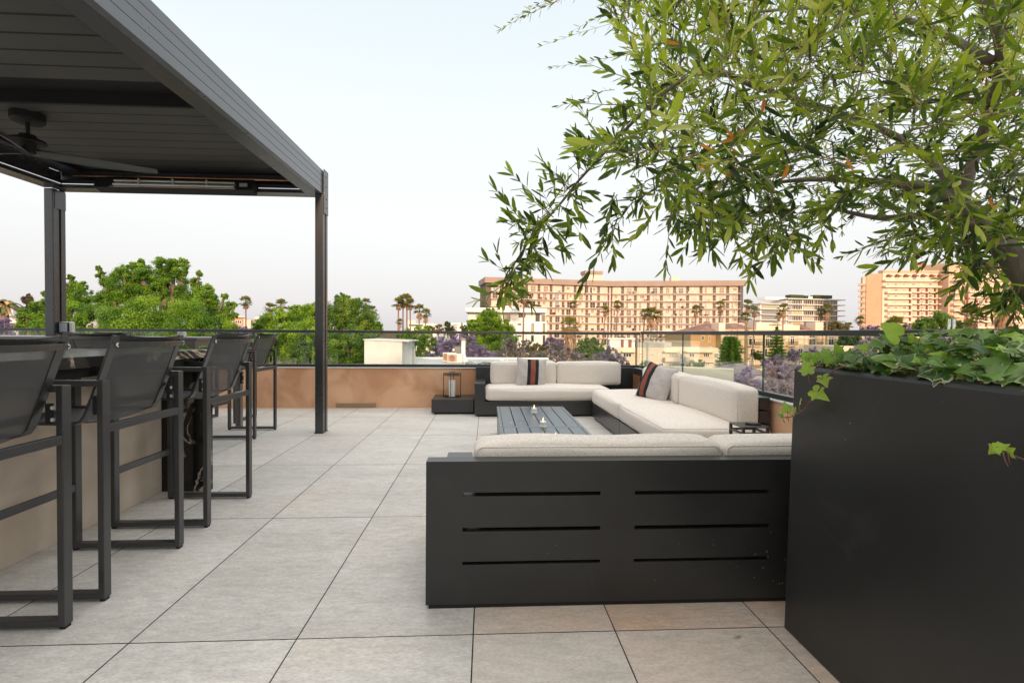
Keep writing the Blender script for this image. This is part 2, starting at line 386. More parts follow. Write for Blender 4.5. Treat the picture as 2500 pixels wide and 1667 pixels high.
def pillow_mat(off):
    m = bpy.data.materials.new('striped_pillow_cloth'); t, N, L = nt(m)
    p = N['Principled BSDF']; p.inputs['Roughness'].default_value = .85; p.inputs['Specular IOR Level'].default_value = .2
    tc = N.new('ShaderNodeTexCoord'); sx = N.new('ShaderNodeSeparateXYZ'); L.new(tc.outputs['Object'], sx.inputs[0])
    ad = N.new('ShaderNodeMath'); ad.operation = 'ADD'; ad.inputs[1].default_value = .5 + off; L.new(sx.outputs[0], ad.inputs[0])
    cr = N.new('ShaderNodeValToRGB'); cr.color_ramp.interpolation = 'CONSTANT'
    grey = (.48,.435,.41); blk = (.022,.022,.024); red = (.25,.075,.05)
    st = [(0,grey),(.5-.082,blk),(.5-.032,red),(.5+.032,blk),(.5+.082,grey)]
    e = cr.color_ramp.elements
    while len(e) < len(st): e.new(.5)
    for q, (pos, c) in zip(e, st): q.position = pos; q.color = rgb(c)
    L.new(ad.outputs[0], cr.inputs[0])
    n = N.new('ShaderNodeTexNoise'); n.inputs['Scale'].default_value = 250; L.new(tc.outputs['Object'], n.inputs['Vector'])
    mr = N.new('ShaderNodeMapRange'); mr.inputs[3].default_value = .8; mr.inputs[4].default_value = 1.2; L.new(n.outputs[0], mr.inputs[0])
    sv = N.new('ShaderNodeVectorMath'); sv.operation = 'SCALE'; L.new(cr.outputs[0], sv.inputs[0]); L.new(mr.outputs[0], sv.inputs['Scale'])
    L.new(sv.outputs[0], p.inputs['Base Color'])
    n3 = N.new('ShaderNodeTexNoise'); n3.inputs['Scale'].default_value = 11; n3.inputs['Detail'].default_value = 2; n3.inputs['Distortion'].default_value = 1.2
    L.new(tc.outputs['Object'], n3.inputs['Vector'])
    bp = N.new('ShaderNodeBump'); bp.inputs['Strength'].default_value = .55; bp.inputs['Distance'].default_value = .03
    L.new(n3.outputs[0], bp.inputs['Height']); L.new(bp.outputs[0], p.inputs['Normal'])
    return m

def emit_mat(name, c, s):
    m = bpy.data.materials.new(name); t, N, L = nt(m)
    p = N['Principled BSDF']; p.inputs['Base Color'].default_value = rgb(c)
    p.inputs['Emission Color'].default_value = rgb(c); p.inputs['Emission Strength'].default_value = s
    return m
M['led'] = emit_mat('led_strip', (.9,.92,.95), .35)
M['flame'] = emit_mat('flame', (1,.62,.3), 3.0)
M['red_lamp'] = M['flame']

# ------------------------------------------------------------------ camera
CAMZ = 1.1407; F = 1187.0
yaw, pitch, roll = R(3.007), R(.999), R(.4135)
fw = Vector((math.sin(yaw)*math.cos(pitch), math.cos(yaw)*math.cos(pitch), -math.sin(pitch)))
r0 = Vector((math.cos(yaw), -math.sin(yaw), 0)); u0 = r0.cross(fw)
rt = r0*math.cos(roll) + u0*math.sin(roll); up = u0*math.cos(roll) - r0*math.sin(roll)
cam = bpy.data.objects.new('camera', bpy.data.cameras.new('camera')); COL.objects.link(cam)
cam.matrix_world = Matrix(((rt.x,up.x,-fw.x,0),(rt.y,up.y,-fw.y,0),(rt.z,up.z,-fw.z,CAMZ),(0,0,0,1)))
cam.data.sensor_width = 36; cam.data.lens = F/2500*36; cam.data.clip_start = .05; cam.data.clip_end = 6000
scene.camera = cam
def at(px, py, Y):
    """world point seen at photo pixel (px,py), Y metres ahead"""
    d = fw + rt*((px-1250)/F) - up*((py-833.5)/F)
    return Vector((0,0,CAMZ)) + d*(Y/d.y)

# ------------------------------------------------------------------ sky and sun
SUN_EL, SUN_AZ = R(11), R(176)      # azimuth from +y, clockwise seen from above
w = bpy.data.worlds.new('World'); scene.world = w; w.use_nodes = True
N, L = w.node_tree.nodes, w.node_tree.links
bg = N['Background']; bg.inputs[1].default_value = .1
sky = N.new('ShaderNodeTexSky'); sky.sky_type = 'NISHITA'; sky.sun_disc = False
sky.sun_elevation = SUN_EL; sky.sun_rotation = SUN_AZ; sky.dust_density = 3; sky.air_density = 1
hs = N.new('ShaderNodeHueSaturation'); hs.inputs['Saturation'].default_value = .45; hs.inputs['Value'].default_value = 1.0
L.new(sky.outputs[0], hs.inputs['Color'])
tc = N.new('ShaderNodeTexCoord'); sp = N.new('ShaderNodeSeparateXYZ'); L.new(tc.outputs['Generated'], sp.inputs[0])
cr = N.new('ShaderNodeValToRGB'); e = cr.color_ramp.elements
for k in range(4): e.new(.5)
for q, (pos, c) in zip(e, [(0,(.76,.725,.73)),(.06,(.825,.80,.80)),(.2,(.93,.94,.94)),(.40,(.90,.955,.97)),(.58,(.80,.90,.945)),(.85,(2.2,2.14,2.06))]):
    q.position = pos; q.color = rgb(c)
L.new(sp.outputs[2], cr.inputs[0])
sc = N.new('ShaderNodeVectorMath'); sc.operation = 'SCALE'; sc.inputs['Scale'].default_value = 6.35
L.new(cr.outputs[0], sc.inputs[0])
mx = N.new('ShaderNodeMix'); mx.data_type = 'RGBA'; mx.inputs[0].default_value = .85
L.new(hs.outputs[0], mx.inputs[6]); L.new(sc.outputs[0], mx.inputs[7]); L.new(mx.outputs[2], bg.inputs[0])
sun = bpy.data.objects.new('sun', bpy.data.lights.new('sun', 'SUN')); COL.objects.link(sun)
sun.data.energy = 2.6; sun.data.angle = R(5); sun.data.color = (1,.66,.42)
sd = Vector((math.sin(SUN_AZ)*math.cos(SUN_EL), math.cos(SUN_AZ)*math.cos(SUN_EL), math.sin(SUN_EL)))
sun.rotation_euler = sd.to_track_quat('Z', 'Y').to_euler()
scene.view_settings.view_transform = 'Standard'; scene.view_settings.look = 'None'
scene.view_settings.gamma = 1; scene.view_settings.exposure = .85; scene.view_settings.use_curve_mapping = False
scene.render.resolution_x = 1024; scene.render.resolution_y = 682
cy = scene.cycles
cy.max_bounces = 8; cy.transparent_max_bounces = 24; cy.diffuse_bounces = 4
cy.caustics_reflective = False; cy.caustics_refractive = False
cy.use_denoising = True
# ================================================================== terrace setting
X0, Y0, TW, TL = -1.297, 1.8256, .6, 1.2
fl = MB(); G = .0025
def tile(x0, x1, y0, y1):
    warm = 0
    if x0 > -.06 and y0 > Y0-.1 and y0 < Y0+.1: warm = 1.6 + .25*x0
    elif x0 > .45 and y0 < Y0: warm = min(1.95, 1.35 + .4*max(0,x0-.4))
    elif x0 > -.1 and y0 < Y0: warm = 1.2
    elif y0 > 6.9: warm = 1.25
    if x1-x0 < .02 or y1-y0 < .02: return
    z = rnd.uniform(-.0004, .0004)
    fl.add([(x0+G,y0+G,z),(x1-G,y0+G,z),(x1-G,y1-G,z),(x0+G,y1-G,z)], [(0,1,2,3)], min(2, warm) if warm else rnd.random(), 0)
rows = [Y0+TL*k for k in range(-4, 5)] + [7.40]
XR, XL = 2.36, X0-TW*11
cols_far = [X0+TW*k for k in range(-11, 7)]
cols_far = [x for x in cols_far if x < XR-.05] + [XR]
cols_near = [X0+TW*k for k in range(-11, 2)] + [-.043, .501, 1.101, 1.701, 2.301, XR]
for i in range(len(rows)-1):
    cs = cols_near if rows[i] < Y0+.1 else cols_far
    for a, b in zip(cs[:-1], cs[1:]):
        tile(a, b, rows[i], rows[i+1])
fl.add([(XL,rows[0],-.006),(XR,rows[0],-.006),(XR,7.4,-.006),(XL,7.4,-.006)], [(0,1,2,3)], .5, 1)
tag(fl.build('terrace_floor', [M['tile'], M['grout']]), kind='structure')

# parapet walls
def wall_thing(name, label, a, b, ca, cb):
    r = empty(name, ((a[0]+b[0])/2, (a[1]+b[1])/2, 0), label, 'wall')
    MB().box(a, b).build('wall_face', M['plaster'], r)
    MB().box(ca, cb).build('coping', M['coping'], r, bevel=.004)
    return r
pw = wall_thing('parapet_wall', 'low brown plastered parapet under the glass railing behind the sofa and lantern', (XL,7.40,-.3), (2.36,7.62,.597), (XL,7.385,.597), (2.345,7.63,.612))
d = MB().box((-2.25,7.388,.012),(-1.652,7.3995,.072)); d.box((-2.235,7.384,.05),(-1.667,7.3875,.062))
d.build('drain_cover', mat('tan_drain_cover', (.36,.24,.14), rough=.5), pw, bevel=.002)
wall_thing('parapet_wall', 'low brown plastered parapet along the terrace side behind the end of the long sofa', (2.36,-1.5,-.3), (2.6,7.40,.597), (2.345,-1.5,.597), (2.61,7.63,.612))

# unseen upper storey added behind the viewpoint to keep the low sun off the terrace
hw0 = empty('unseen_facade', (-2,-12.5,0), 'unseen white upper storey added behind the viewpoint to shade the terrace', 'building')
m = MB().box((-18,-13.5,-.3),(12,-12.5,5.3)); m.build('wall', M['white'], hw0)  # white so that it bounces light back to the terrace
MB().box((-18.2,-13.6,5.301),(12.2,-12.2,5.5)).build('roof_edge', M['coping'], hw0)
for x0 in (-6,-2.4,1.2):
    MB().box((x0,-12.51,.02),(x0+3.2,-12.46,2.6)).build('glazed_door', mat('door_glass', (.05,.055,.06), rough=.08, spec=.8), hw0)

# glass railings
def railing(label, axis, line, stops, ztop):
    if axis == 'x': base = ((stops[0]+stops[-1])/2, line, .612)
    else: base = (line, (stops[0]+stops[-1])/2, .612)
    r = empty('glass_railing', base, label, 'railing')
    def bx(mb, s0, s1, o0, o1, z0, z1, mi=0):
        if axis == 'x': mb.box((s0, line+o0, z0), (s1, line+o1, z1), .5, mi)
        else: mb.box((line+o0, s0, z0), (line+o1, s1, z1), .5, mi)
    c = MB(); bx(c, stops[0], stops[-1], -.03, .03, .612, .655); c.build('base_channel', M['black'], r, bevel=.003)
    t = MB()
    bx(t, stops[0], stops[-1], -.025, .025, ztop-.04, ztop)
    t.build('top_rail', M['black'], r, bevel=.004)
    for a, b in zip(stops[:-1], stops[1:]):
        p = MB(); bx(p, a+.007, b-.007, -.006, .006, .655, ztop-.04)
        # the two cut ends show as green edges
        bx(p, a+.004, a+.007, -.006, .006, .655, ztop-.04, 1); bx(p, b-.007, b-.004, -.006, .006, .655, ztop-.04, 1)
        p.build('glass_pane', [M['glass'], M['edge']], r)
    return r
railing('black framed glass railing on the back parapet facing the city', 'x', 7.45, [XL,-6.277,-4.555,-2.833,-1.111,.61,2.38], 1.163)
railing('black framed glass railing along the right side above the long sofa', 'y', 2.41, [-1.13,.62,2.364,4.109,5.854,7.42], 1.176)

# ================================================================== pergola
pg = empty('pergola', (-3.3,4,0), 'black louvred pergola over the bar tables', 'pergola')
def post(x0, x1, y0, y1, plate_side):
    m = MB()
    # two tubes with a recessed web between, as an aluminium profile
    m.box((x0,y0,0),(x1,y0+.062,2.672)); m.box((x0,y1-.062,0),(x1,y1,2.672))
    m.box((x0+.012,y0+.062,0),(x1-.012,y1-.062,2.672))
    p = m.build('post', M['pergola'], pg, bevel=.006)
    q = MB(); q.box((x0-.006,y0-.01,0),(x1+.002,y1+.01,.006)); q.build('foot_plate', M['blackmatte'], p)
    return p
rp = post(-1.915,-1.825,5.54,5.70,1)
b = MB().box((-1.8245,5.548,2.46),(-1.8165,5.692,2.95)); b.build('bracket', M['pergola'], rp, bevel=.002)
for z in (2.53,2.63,2.77,2.88):
    MB().disc((-1.816,5.62,z),(1,0,0),.008,.004,10).build('bolt', M['blackmatte'], rp)
lp = post(-4.79,-4.695,5.54,5.70,-1)
MB().box((-4.6945,5.56,2.46),(-4.691,5.70,2.66)).build('bracket', M['pergola'], lp, bevel=.002)
MB().box((-4.794,5.55,2.46),(-4.7905,5.68,2.66)).build('bracket', M['pergola'], lp, bevel=.002)
YN = -1.2     # near end of the pergola, behind the viewpoint
bm_ = MB()    # right beam: fascia in four boards with shadow gaps
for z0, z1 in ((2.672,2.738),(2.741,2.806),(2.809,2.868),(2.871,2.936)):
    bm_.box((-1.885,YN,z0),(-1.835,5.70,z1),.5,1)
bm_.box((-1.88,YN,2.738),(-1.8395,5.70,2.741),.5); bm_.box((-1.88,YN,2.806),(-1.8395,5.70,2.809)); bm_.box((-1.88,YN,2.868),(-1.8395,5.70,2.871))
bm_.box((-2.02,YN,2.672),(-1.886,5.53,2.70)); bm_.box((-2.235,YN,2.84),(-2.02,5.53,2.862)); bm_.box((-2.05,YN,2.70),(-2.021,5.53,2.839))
bm_.build('side_beam', [M['pergola'], M['fascia_sky_sheen']], pg, bevel=.0025)
b2 = MB().box((-4.775,YN,2.672),(-4.72,5.53,2.936)); b2.box((-4.719,YN,2.672),(-4.60,5.53,2.70)); b2.box((-4.60,YN,2.84),(-4.38,5.53,2.862)); b2.box((-4.63,YN,2.701),(-4.601,5.53,2.839))
b2.build('side_beam', M['pergola'], pg, bevel=.0025)
b3 = MB().box((-4.72,5.64,2.672),(-1.887,5.70,2.936)); b3.box((-4.70,5.53,2.672),(-1.887,5.639,2.695))
b3.box((-4.70,5.53,2.696),(-1.887,5.55,2.76)); b3.box((-4.6,5.535,2.80),(-2.05,5.56,2.86))
b3.build('end_beam', M['pergola'], pg, bevel=.0025)
b4 = MB().box((-4.6,3.87,2.845),(-2.05,3.90,2.99)); b4.build('cross_beam', M['blackmatte'], pg, bevel=.003)
led = MB(); led.box((-2.52,5.526,2.713),(-2.06,5.5295,2.719)); led.box((-4.59,5.526,2.713),(-4.19,5.5295,2.719)); led.box((-4.5995,YN,2.713),(-4.596,5.52,2.719))
led.build('light_strip', M['led'], pg)
cp = MB().tube([(-4.45,5.50,2.80),(-2.08,5.50,2.80)], .011, 10); cp.build('gutter_glint', M['glint'], pg, smooth=True)  # orange sunset glint on the gutter edge, put in as a tube
y = -1.1
while y < 5.5:
    if not (3.6 < y < 3.82):
        m = MB()
        m.hexa([(-4.585,y+.004,2.908),(-2.06,y+.004,2.908),(-2.06,y+.154,2.892),(-4.585,y+.154,2.892),(-4.585,y+.004,2.93),(-2.06,y+.004,2.93),(-2.06,y+.154,2.93),(-4.585,y+.154,2.93)])
        m.box((-4.58,y+.155,2.899),(-2.065,y+.185,2.906),.5,1)  # black strip standing in for the shade in the louver gap
        m.build('louver', [M['louver'], M['blackmatte']], pg, bevel=.002)
    y += .1815
MB().box((-4.7,YN,2.937),(-1.9,5.63,2.945)).build('roof_membrane', M['blackmatte'], pg)

# patio heater under the end beam
ht = empty('patio_heater', (-3.35,5.45,2.64), 'long black radiant heater with bright tubes under the pergola end beam', 'heater')
h = MB()
h.hexa([(-4.17,5.40,2.655),(-2.53,5.40,2.655),(-2.53,5.52,2.625),(-4.17,5.52,2.625),(-4.17,5.44,2.765),(-2.53,5.44,2.765),(-2.53,5.525,2.765),(-4.17,5.525,2.765)])
h.build('housing', M['blackmatte'], ht, bevel=.004)
h = MB(); h.hexa([(-4.0,5.394,2.662),(-2.70,5.394,2.662),(-2.70,5.4,2.66),(-4.0,5.4,2.66),(-3.95,5.432,2.752),(-2.72,5.432,2.752),(-2.72,5.438,2.75),(-3.95,5.438,2.75)])
h.build('reflector', mat('heater_reflector', (.62,.60,.55), rough=.22, metallic=1), ht)
for z, yy in ((2.685,5.39),(2.728,5.407)):
    MB().tube([(-3.96,yy,z),(-2.72,yy,z)], .010, 10).build('quartz_tube', mat('quartz_tube', (.78,.76,.70), rough=.2, spec=.7), ht, smooth=True)
for xx in (-3.7,-3.35,-3.0): MB().box((xx,5.375,2.67),(xx+.006,5.40,2.75)).build('guard_wire', M['steel'], ht)
MB().box((-2.66,5.392,2.69),(-2.58,5.402,2.725)).build('control_plate', mat('grey_plate', (.35,.35,.34), rough=.4), ht)

# ceiling fan
fn = empty('ceiling_fan', (-3.75,4.2,2.9), 'dark ceiling fan hanging on a short rod beneath the pergola louvres', 'fan')
FX, FY = -3.75, 4.2
MB().lathe([(.105,.0),(.112,-.01),(.112,-.075),(.095,-.09),(.03,-.094)], (FX,FY,2.915), 28).build('canopy', M['blackmatte'], fn, smooth=False, bevel=.003)
MB().tube([(FX,FY,2.89),(FX,FY,2.70)], .014, 12).build('down_rod', M['blackmatte'], fn, smooth=True)
MB().lathe([(.03,.03),(.055,.025),(.06,-.01),(.115,-.015),(.12,-.035),(.055,-.04),(.05,-.12),(.02,-.13)], (FX,FY,2.70), 28).build('motor', M['blackmatte'], fn, smooth=False, bevel=.002)
def blade(ang):
    m = MB(); vs = []; n = 14
    for i in range(n+1):
        t = i/n; rr = .02+.84*t
        wd = .055+.07*math.sin(min(1,t*1.25)*math.pi*.5) - .055*t**3
        sweep = .10*math.sin(t*math.pi)*.9
        z = 2.585 + .02*math.sin(t*3) - .01*t
        tw = R(26-16*t)
        for s_, zt in ((-1,.004),(1,.004),(1,-.004),(-1,-.004)):
            lx, ly = rr, sweep + s_*wd*.5*math.cos(tw)
            zz = z - s_*wd*.62*math.sin(tw) + zt
            vs.append((FX + lx*math.cos(ang) - ly*math.sin(ang), FY + lx*math.sin(ang) + ly*math.cos(ang), zz))
    fs = []
    for i in range(n):
        for k in range(4):
            k2 = (k+1) % 4
            fs.append((i*4+k, i*4+k2, (i+1)*4+k2, (i+1)*4+k))
    fs += [(0,1,2,3)[::-1], tuple(n*4+k for k in range(4))]
    m.add(vs, fs)
    m.build('blade', mat('fan_blade', (.10,.105,.10), rough=.45), fn, smooth=True)
for a in (R(27), R(150), R(272)): blade(a)

# square fixture clipped to the far pergola post
bx = empty('wall_speaker', (-4.62,5.62,1.165), 'small square fixture with white rim on the left pergola post', 'speaker')
MB().box((-4.694,5.60,1.103),(-4.565,5.66,1.229)).build('housing', M['white'], bx, bevel=.015, seg=3)
MB().box((-4.69,5.594,1.112),(-4.585,5.5995,1.22)).build('face_frame', M['blackmatte'], bx)
MB().box((-4.685,5.590,1.118),(-4.60,5.5935,1.214)).build('grille', mat('grey_grille', (.42,.45,.52), rough=.5), bx)

# ================================================================== bar counter
bc = empty('bar_counter', (-2.6,1.5,0), 'black veined granite bar counter on a tan plastered plinth under the pergola', 'bar counter')
MB().box((-3.25,-1.0,0),(-2.285,3.545,.949)).build('plinth', M['plinth'], bc, bevel=.004)
MB().box((-3.35,-1.0,.955),(-1.967,3.545,1.01)).build('countertop', M['granite'], bc, bevel=.003)
MB().box((-3.35,3.547,0),(-1.967,3.605,1.009)).build('waterfall_end', M['granite'], bc, bevel=.003)
MB().box((-2.284,.2,.90),(-2.03,3.54,.9515)).build('support_rail', M['blackmatte'], bc)

bt = empty('bar_table', (-4.4,5.4,0), 'dark framed high bar table at the far end beneath the pergola', 'table')
m = MB().box((-5.8,4.99,1.045),(-2.88,5.95,1.072)); m.build('tabletop', M['brown_sheen'], bt, bevel=.003)
m = MB().box((-5.72,5.0,.99),(-2.955,5.04,1.0445)); m.box((-5.72,5.9,.99),(-2.955,5.94,1.0445)); m.box((-2.94,5.06,.99),(-2.90,5.88,1.0445)); m.build('apron', M['brown_sheen'], bt)
for x0, y0 in ((-2.955,4.995),(-2.955,5.885),(-5.79,4.995),(-5.79,5.885)):
    MB().box((x0,y0,0),(x0+.06,y0+.06,1.044)).build('leg', M['brown_sheen'], bt, bevel=.003)
cd = empty('candle_holder', (-3.267,5.4,1.072), 'white square candle holder standing on the far bar table', 'candle holder')
MB().box((-3.30,5.37,1.0725),(-3.236,5.434,1.128)).build('glass_jar', M['white'], cd, bevel=.006)

# ================================================================== bar stools
st = empty('bar_stool', (0,0,0), 'x', 'bar stool', 'black mesh bar stools')
bl = M['stoolcoat']
for s in (-1, 1):
    m = MB(); a, b_ = sorted((s*.23, s*.27))
    m.box((.245,a,.012),(.27,b_,.93)); m.box((-.27,a,.012),(-.245,b_,.93))
    m.box((-.245,a,.905),(.245,b_,.93)); m.box((-.245,a,.012),(.245,b_,.037))
    sf = m.build('side_frame', bl, st, bevel=.0025)
    for xa_, xb_ in ((.247,.267),(-.267,-.247)): MB().box((xa_,a+.006,0),(xb_,b_-.006,.0115)).build('glide', M['blackmatte'], sf)
for xa_, xb_ in ((.246,.269),(-.269,-.246)): MB().box((xa_,-.2295,.708),(xb_,.2295,.743)).build('seat_rail', bl, st, bevel=.002)
MB().box((-.269,-.2295,.308),(-.246,.2295,.345)).build('footrest', bl, st, bevel=.002)
prof_b = [(.155,.752),(.172,.79),(.20,.865),(.228,.945),(.256,1.025),(.279,1.09),(.289,1.118)]
for s in (-1, 1):
    m = MB(); y = s*.218
    pts = [(-.25,.748),(-.1,.744),(.06,.742),(.12,.742),(.148,.752),(.166,.775)] + prof_b[1:]
    for (x0, z0), (x1, z1) in zip(pts[:-1], pts[1:]): m.bar((x0,y,z0),(x1,y,z1), .036, .011, (0,0,1) if abs(z1-z0) < .01 else (1,0,0))
    m.build('seat_side_rail', bl, st)
    m = MB(); m.box((.21,s*.2365-.010,.785),(.226,s*.2365+.008,.862)); br = m.build('bracket', M['blackmatte'], st)
    q = MB()
    for z in (.80,.845): q.disc((.228,s*.2365,z),(1,0,0),.0075,.004,12)
    q.build('rivet', M['steel'], br)
def sheet(prof, ys, name, sag=0):
    m = MB(); vs = []; fs = []; n = len(ys)
    for (x, z) in prof:
        for yy in ys:
            k = 1-(yy/.21)**2
            vs.append((x, yy, z) if sag == 0 else (x, yy, z - sag*k))
    for i in range(len(prof)-1):
        for j in range(n-1): fs.append((i*n+j, i*n+j+1, (i+1)*n+j+1, (i+1)*n+j))
    m.add(vs, fs); return m
ys = [-.21+.035*k for k in range(13)]
m = sheet([(-.25,.747),(-.15,.742),(-.03,.738),(.06,.739),(.12,.742),(.148,.75)], ys, 'seat', .022)
sob = m.build('seat', M['sling'], st, smooth=True)
m = MB(); vs = []; fs = []
for (x, z) in prof_b:
    for yy in ys: vs.append((x + .028*(1-(yy/.21)**2)*min(1,(z-.74)/.3), yy, z - .012*(1-(yy/.21)**2)*max(0,(z-1.0)/.12)))
n = len(ys)
for i in range(len(prof_b)-1):
    for j in range(n-1): fs.append((i*n+j, i*n+j+1, (i+1)*n+j+1, (i+1)*n+j))
m.add(vs, fs); bk = m.build('backrest', M['sling'], st, smooth=True)
m = MB(); vs = []; fs = []     # folded top hem
for k, yy in enumerate(ys):
    bow = .028*(1-(yy/.21)**2); dz = -.012*(1-(yy/.21)**2)
    for dx, z in ((-.004,1.098),(.004,1.098),(.010,1.121),(-.002,1.121)):
        vs.append((.281+bow+dx, yy, z+dz))
for j in range(n-1):
    for k in range(4): fs.append((j*4+k, j*4+(k+1)%4, (j+1)*4+(k+1)%4, (j+1)*4+k))
fs += [(3,2,1,0), tuple((n-1)*4+k for k in range(4))]
m.add(vs, fs); m.build('top_hem', M['black'], bk)
m = MB(); vs = []; fs = []     # bowed brace behind the back
yb = [-.235+.047*k for k in range(11)]
for yy in yb:
    bow = .055*(1-(yy/.235)**2)
    for dx, z in ((.0,1.066),(.006,1.066),(.006,1.089),(.0,1.089)): vs.append((.288+bow+dx, yy, z))
for j in range(10):
    for k in range(4): fs.append((j*4+k, j*4+(k+1)%4, (j+1)*4+(k+1)%4, (j+1)*4+k))
fs += [(3,2,1,0), tuple(40+k for k in range(4))]
m.add(vs, fs); brc = m.build('back_brace', M['black'], st, bevel=.001)
m = MB()
for s in (-1, 1): m.disc((.297,s*.222,1.078),(1,0,0),.0095,.006,14)
m.build('rivet', M['steel'], brc)
m = MB()
for s in (-1, 1): m.disc((.302,s*.222,1.078),(1,0,0),.0035,.003,8)
m.build('rivet_hole', M['blackmatte'], brc)
index_kids()
stools = [((-1.865,1.685),0,'nearest bar stool, cut by the left edge of the photo, mesh back toward us'),
 ((-1.865,2.378),0,'bar stool at the granite counter, second from the near end of its row'),
 ((-1.877,3.155),0,'bar stool at the far end of the granite counter beside the waterfall slab'),
 ((-2.705,5.52),0,'farthest bar stool, alone at the right end of the far bar table'),
 ((-3.25,4.52),-90,'bar stool on the near side of the far bar table, seen straight from behind'),
 ((-4.95,6.42),90,'bluish bar stool back across the far table, next to the left pergola post'),
 ((-3.345,6.42),90,'bar stool across the far table, seen in the gap behind the counter end')]
for i, ((x, y), a, lab) in enumerate(stools):
    o = st if i == 0 else copy_tree(st)
    o.location = (x, y, 0); o.rotation_euler = (0,0,R(a)); o['label'] = lab
# ================================================================== lounge sofas
LIN = M['linen']
def seam(mb, c, size, zoff, r=.05):
    """piping loop round a cushion"""
    sx, sy = size[0]/2-.004, size[1]/2-.004; pts = []
    for cx_, cy_, a0 in ((sx-r,sy-r,0),(-sx+r,sy-r,90),(-sx+r,-sy+r,180),(sx-r,-sy+r,270)):
        for k in range(5):
            a = R(a0+22.5*k); pts.append((c[0]+cx_+r*math.cos(a), c[1]+cy_+r*math.sin(a), c[2]+zoff))
    pts.append(pts[0]); mb.tube(pts, .0035, 6, .5, False)
def piping(par, c, size, r, axis, sg, mt=None):
    """sewn edge round one face of a cushion"""
    s_ = [d/2 for d in size]; r = min(r, *[q*.98 for q in s_]); a, b = (axis+1) % 3, (axis+2) % 3
    e = r*.293; pts = []; ha, hb = s_[a]-e, s_[b]-e; cr_ = r*.8
    for ca, cb2, a0 in ((ha-cr_,hb-cr_,0),(-ha+cr_,hb-cr_,90),(-ha+cr_,-hb+cr_,180),(ha-cr_,-hb+cr_,270)):
        for k in range(6):
            an = R(a0+18*k); p = [0,0,0]; p[axis] = sg*(s_[axis]-e); p[a] = ca+cr_*math.cos(an); p[b] = cb2+cr_*math.sin(an)
            pts.append((c[0]+p[0], c[1]+p[1], c[2]+p[2]))
    pts.append(pts[0]); m_ = MB(); m_.tube(pts, .0042, 6, .5, False)
    return m_.build('piping', LIN, par, smooth=True)
# --- sofa against the back wall
s1 = empty('sofa', (.9,7.0,0), 'black framed sofa against the back wall with two pale cushions and a striped pillow', 'sofa', 'sectional lounge sofas')
MB().box((-.156,6.60,.025),(2.33,7.37,.205)).build('base', M['black'], s1, bevel=.004)
MB().box((-.12,6.63,0),(2.30,7.34,.0245)).build('plinth', M['blackmatte'], s1)
MB().box((-.156,6.60,.2055),(-.014,7.29,.452)).build('armrest', M['black'], s1, bevel=.004)
m = MB(); m.box((-.156,7.292,.2055),(2.235,7.37,.628)); m.build('back_frame', M['black'], s1, bevel=.004)
m = MB(); cushion(m, (.85,6.90,.303), (1.72,.62,.17), .045, .03, 20, 1); co = m.build('seat_cushion', LIN, s1, smooth=True)
for ax_, sg_ in ((2,1),(2,-1)): piping(co, (.85,6.90,.303), (1.72,.62,.17), .045, ax_, sg_)
m = MB(); cushion(m, (.545,7.13,.553), (.955,.20,.325), .038, .02, 18, 2); co = m.build('back_cushion', LIN, s1, smooth=True)
for ax_, sg_ in ((1,-1),(1,1)): piping(co, (.545,7.13,.553), (.955,.20,.325), .038, ax_, sg_)
m = MB(); cushion(m, (1.505,7.13,.553), (.945,.20,.325), .038, .02, 18, 3); co = m.build('back_cushion', LIN, s1, smooth=True)
for ax_, sg_ in ((1,-1),(1,1)): piping(co, (1.505,7.13,.553), (.945,.20,.325), .038, ax_, sg_)
# --- long sofa on the right, two modules
s2 = empty('sofa', (1.9,5.1,0), 'long two module sofa along the right railing with pale seat cushions', 'sofa', 'sectional lounge sofas')
for y0, y1 in ((3.815,5.128),(5.132,6.45)):
    MB().box((1.43,y0,.025),(2.325,y1,.205)).build('base', M['black'], s2, bevel=.004)
    MB().box((1.46,y0+.03,0),(2.29,y1-.03,.0245)).build('plinth', M['blackmatte'], s2)
m = MB()
m.box((2.237,3.86,.2055),(2.325,6.45,.30))
for z0, z1 in ((.30,.315),(.405,.42),(.515,.53)): m.box((2.255,3.95,z0),(2.31,6.97,z1))
m.box((2.237,3.86,.3155),(2.325,6.97,.4045)); m.box((2.237,3.86,.4205),(2.325,6.97,.5145)); m.box((2.237,3.86,.5305),(2.325,7.29,.628))
m.build('back_frame', M['black'], s2, bevel=.004)
for k, (y0, y1) in enumerate(((3.80,5.125),(5.135,6.46))):
    m = MB(); cushion(m, (1.865,(y0+y1)/2,.303), (.90,y1-y0,.178), .042, .03, 20, 5+k, .005); co = m.build('seat_cushion', LIN, s2, smooth=True)
    for ax_, sg_ in ((2,1),(2,-1)): piping(co, (1.865,(y0+y1)/2,.303), (.90,y1-y0,.178), .042, ax_, sg_)
for k, (y0, y1) in enumerate(((3.845,5.06),(5.08,6.28))):
    m = MB(); cushion(m, (2.135,(y0+y1)/2,.545), (.20,y1-y0,.325), .05, .02, 18, 8+k); co = m.build('back_cushion', LIN, s2, smooth=True)
    for ax_, sg_ in ((0,-1),(0,1)): piping(co, (2.135,(y0+y1)/2,.545), (.20,y1-y0,.325), .05, ax_, sg_)
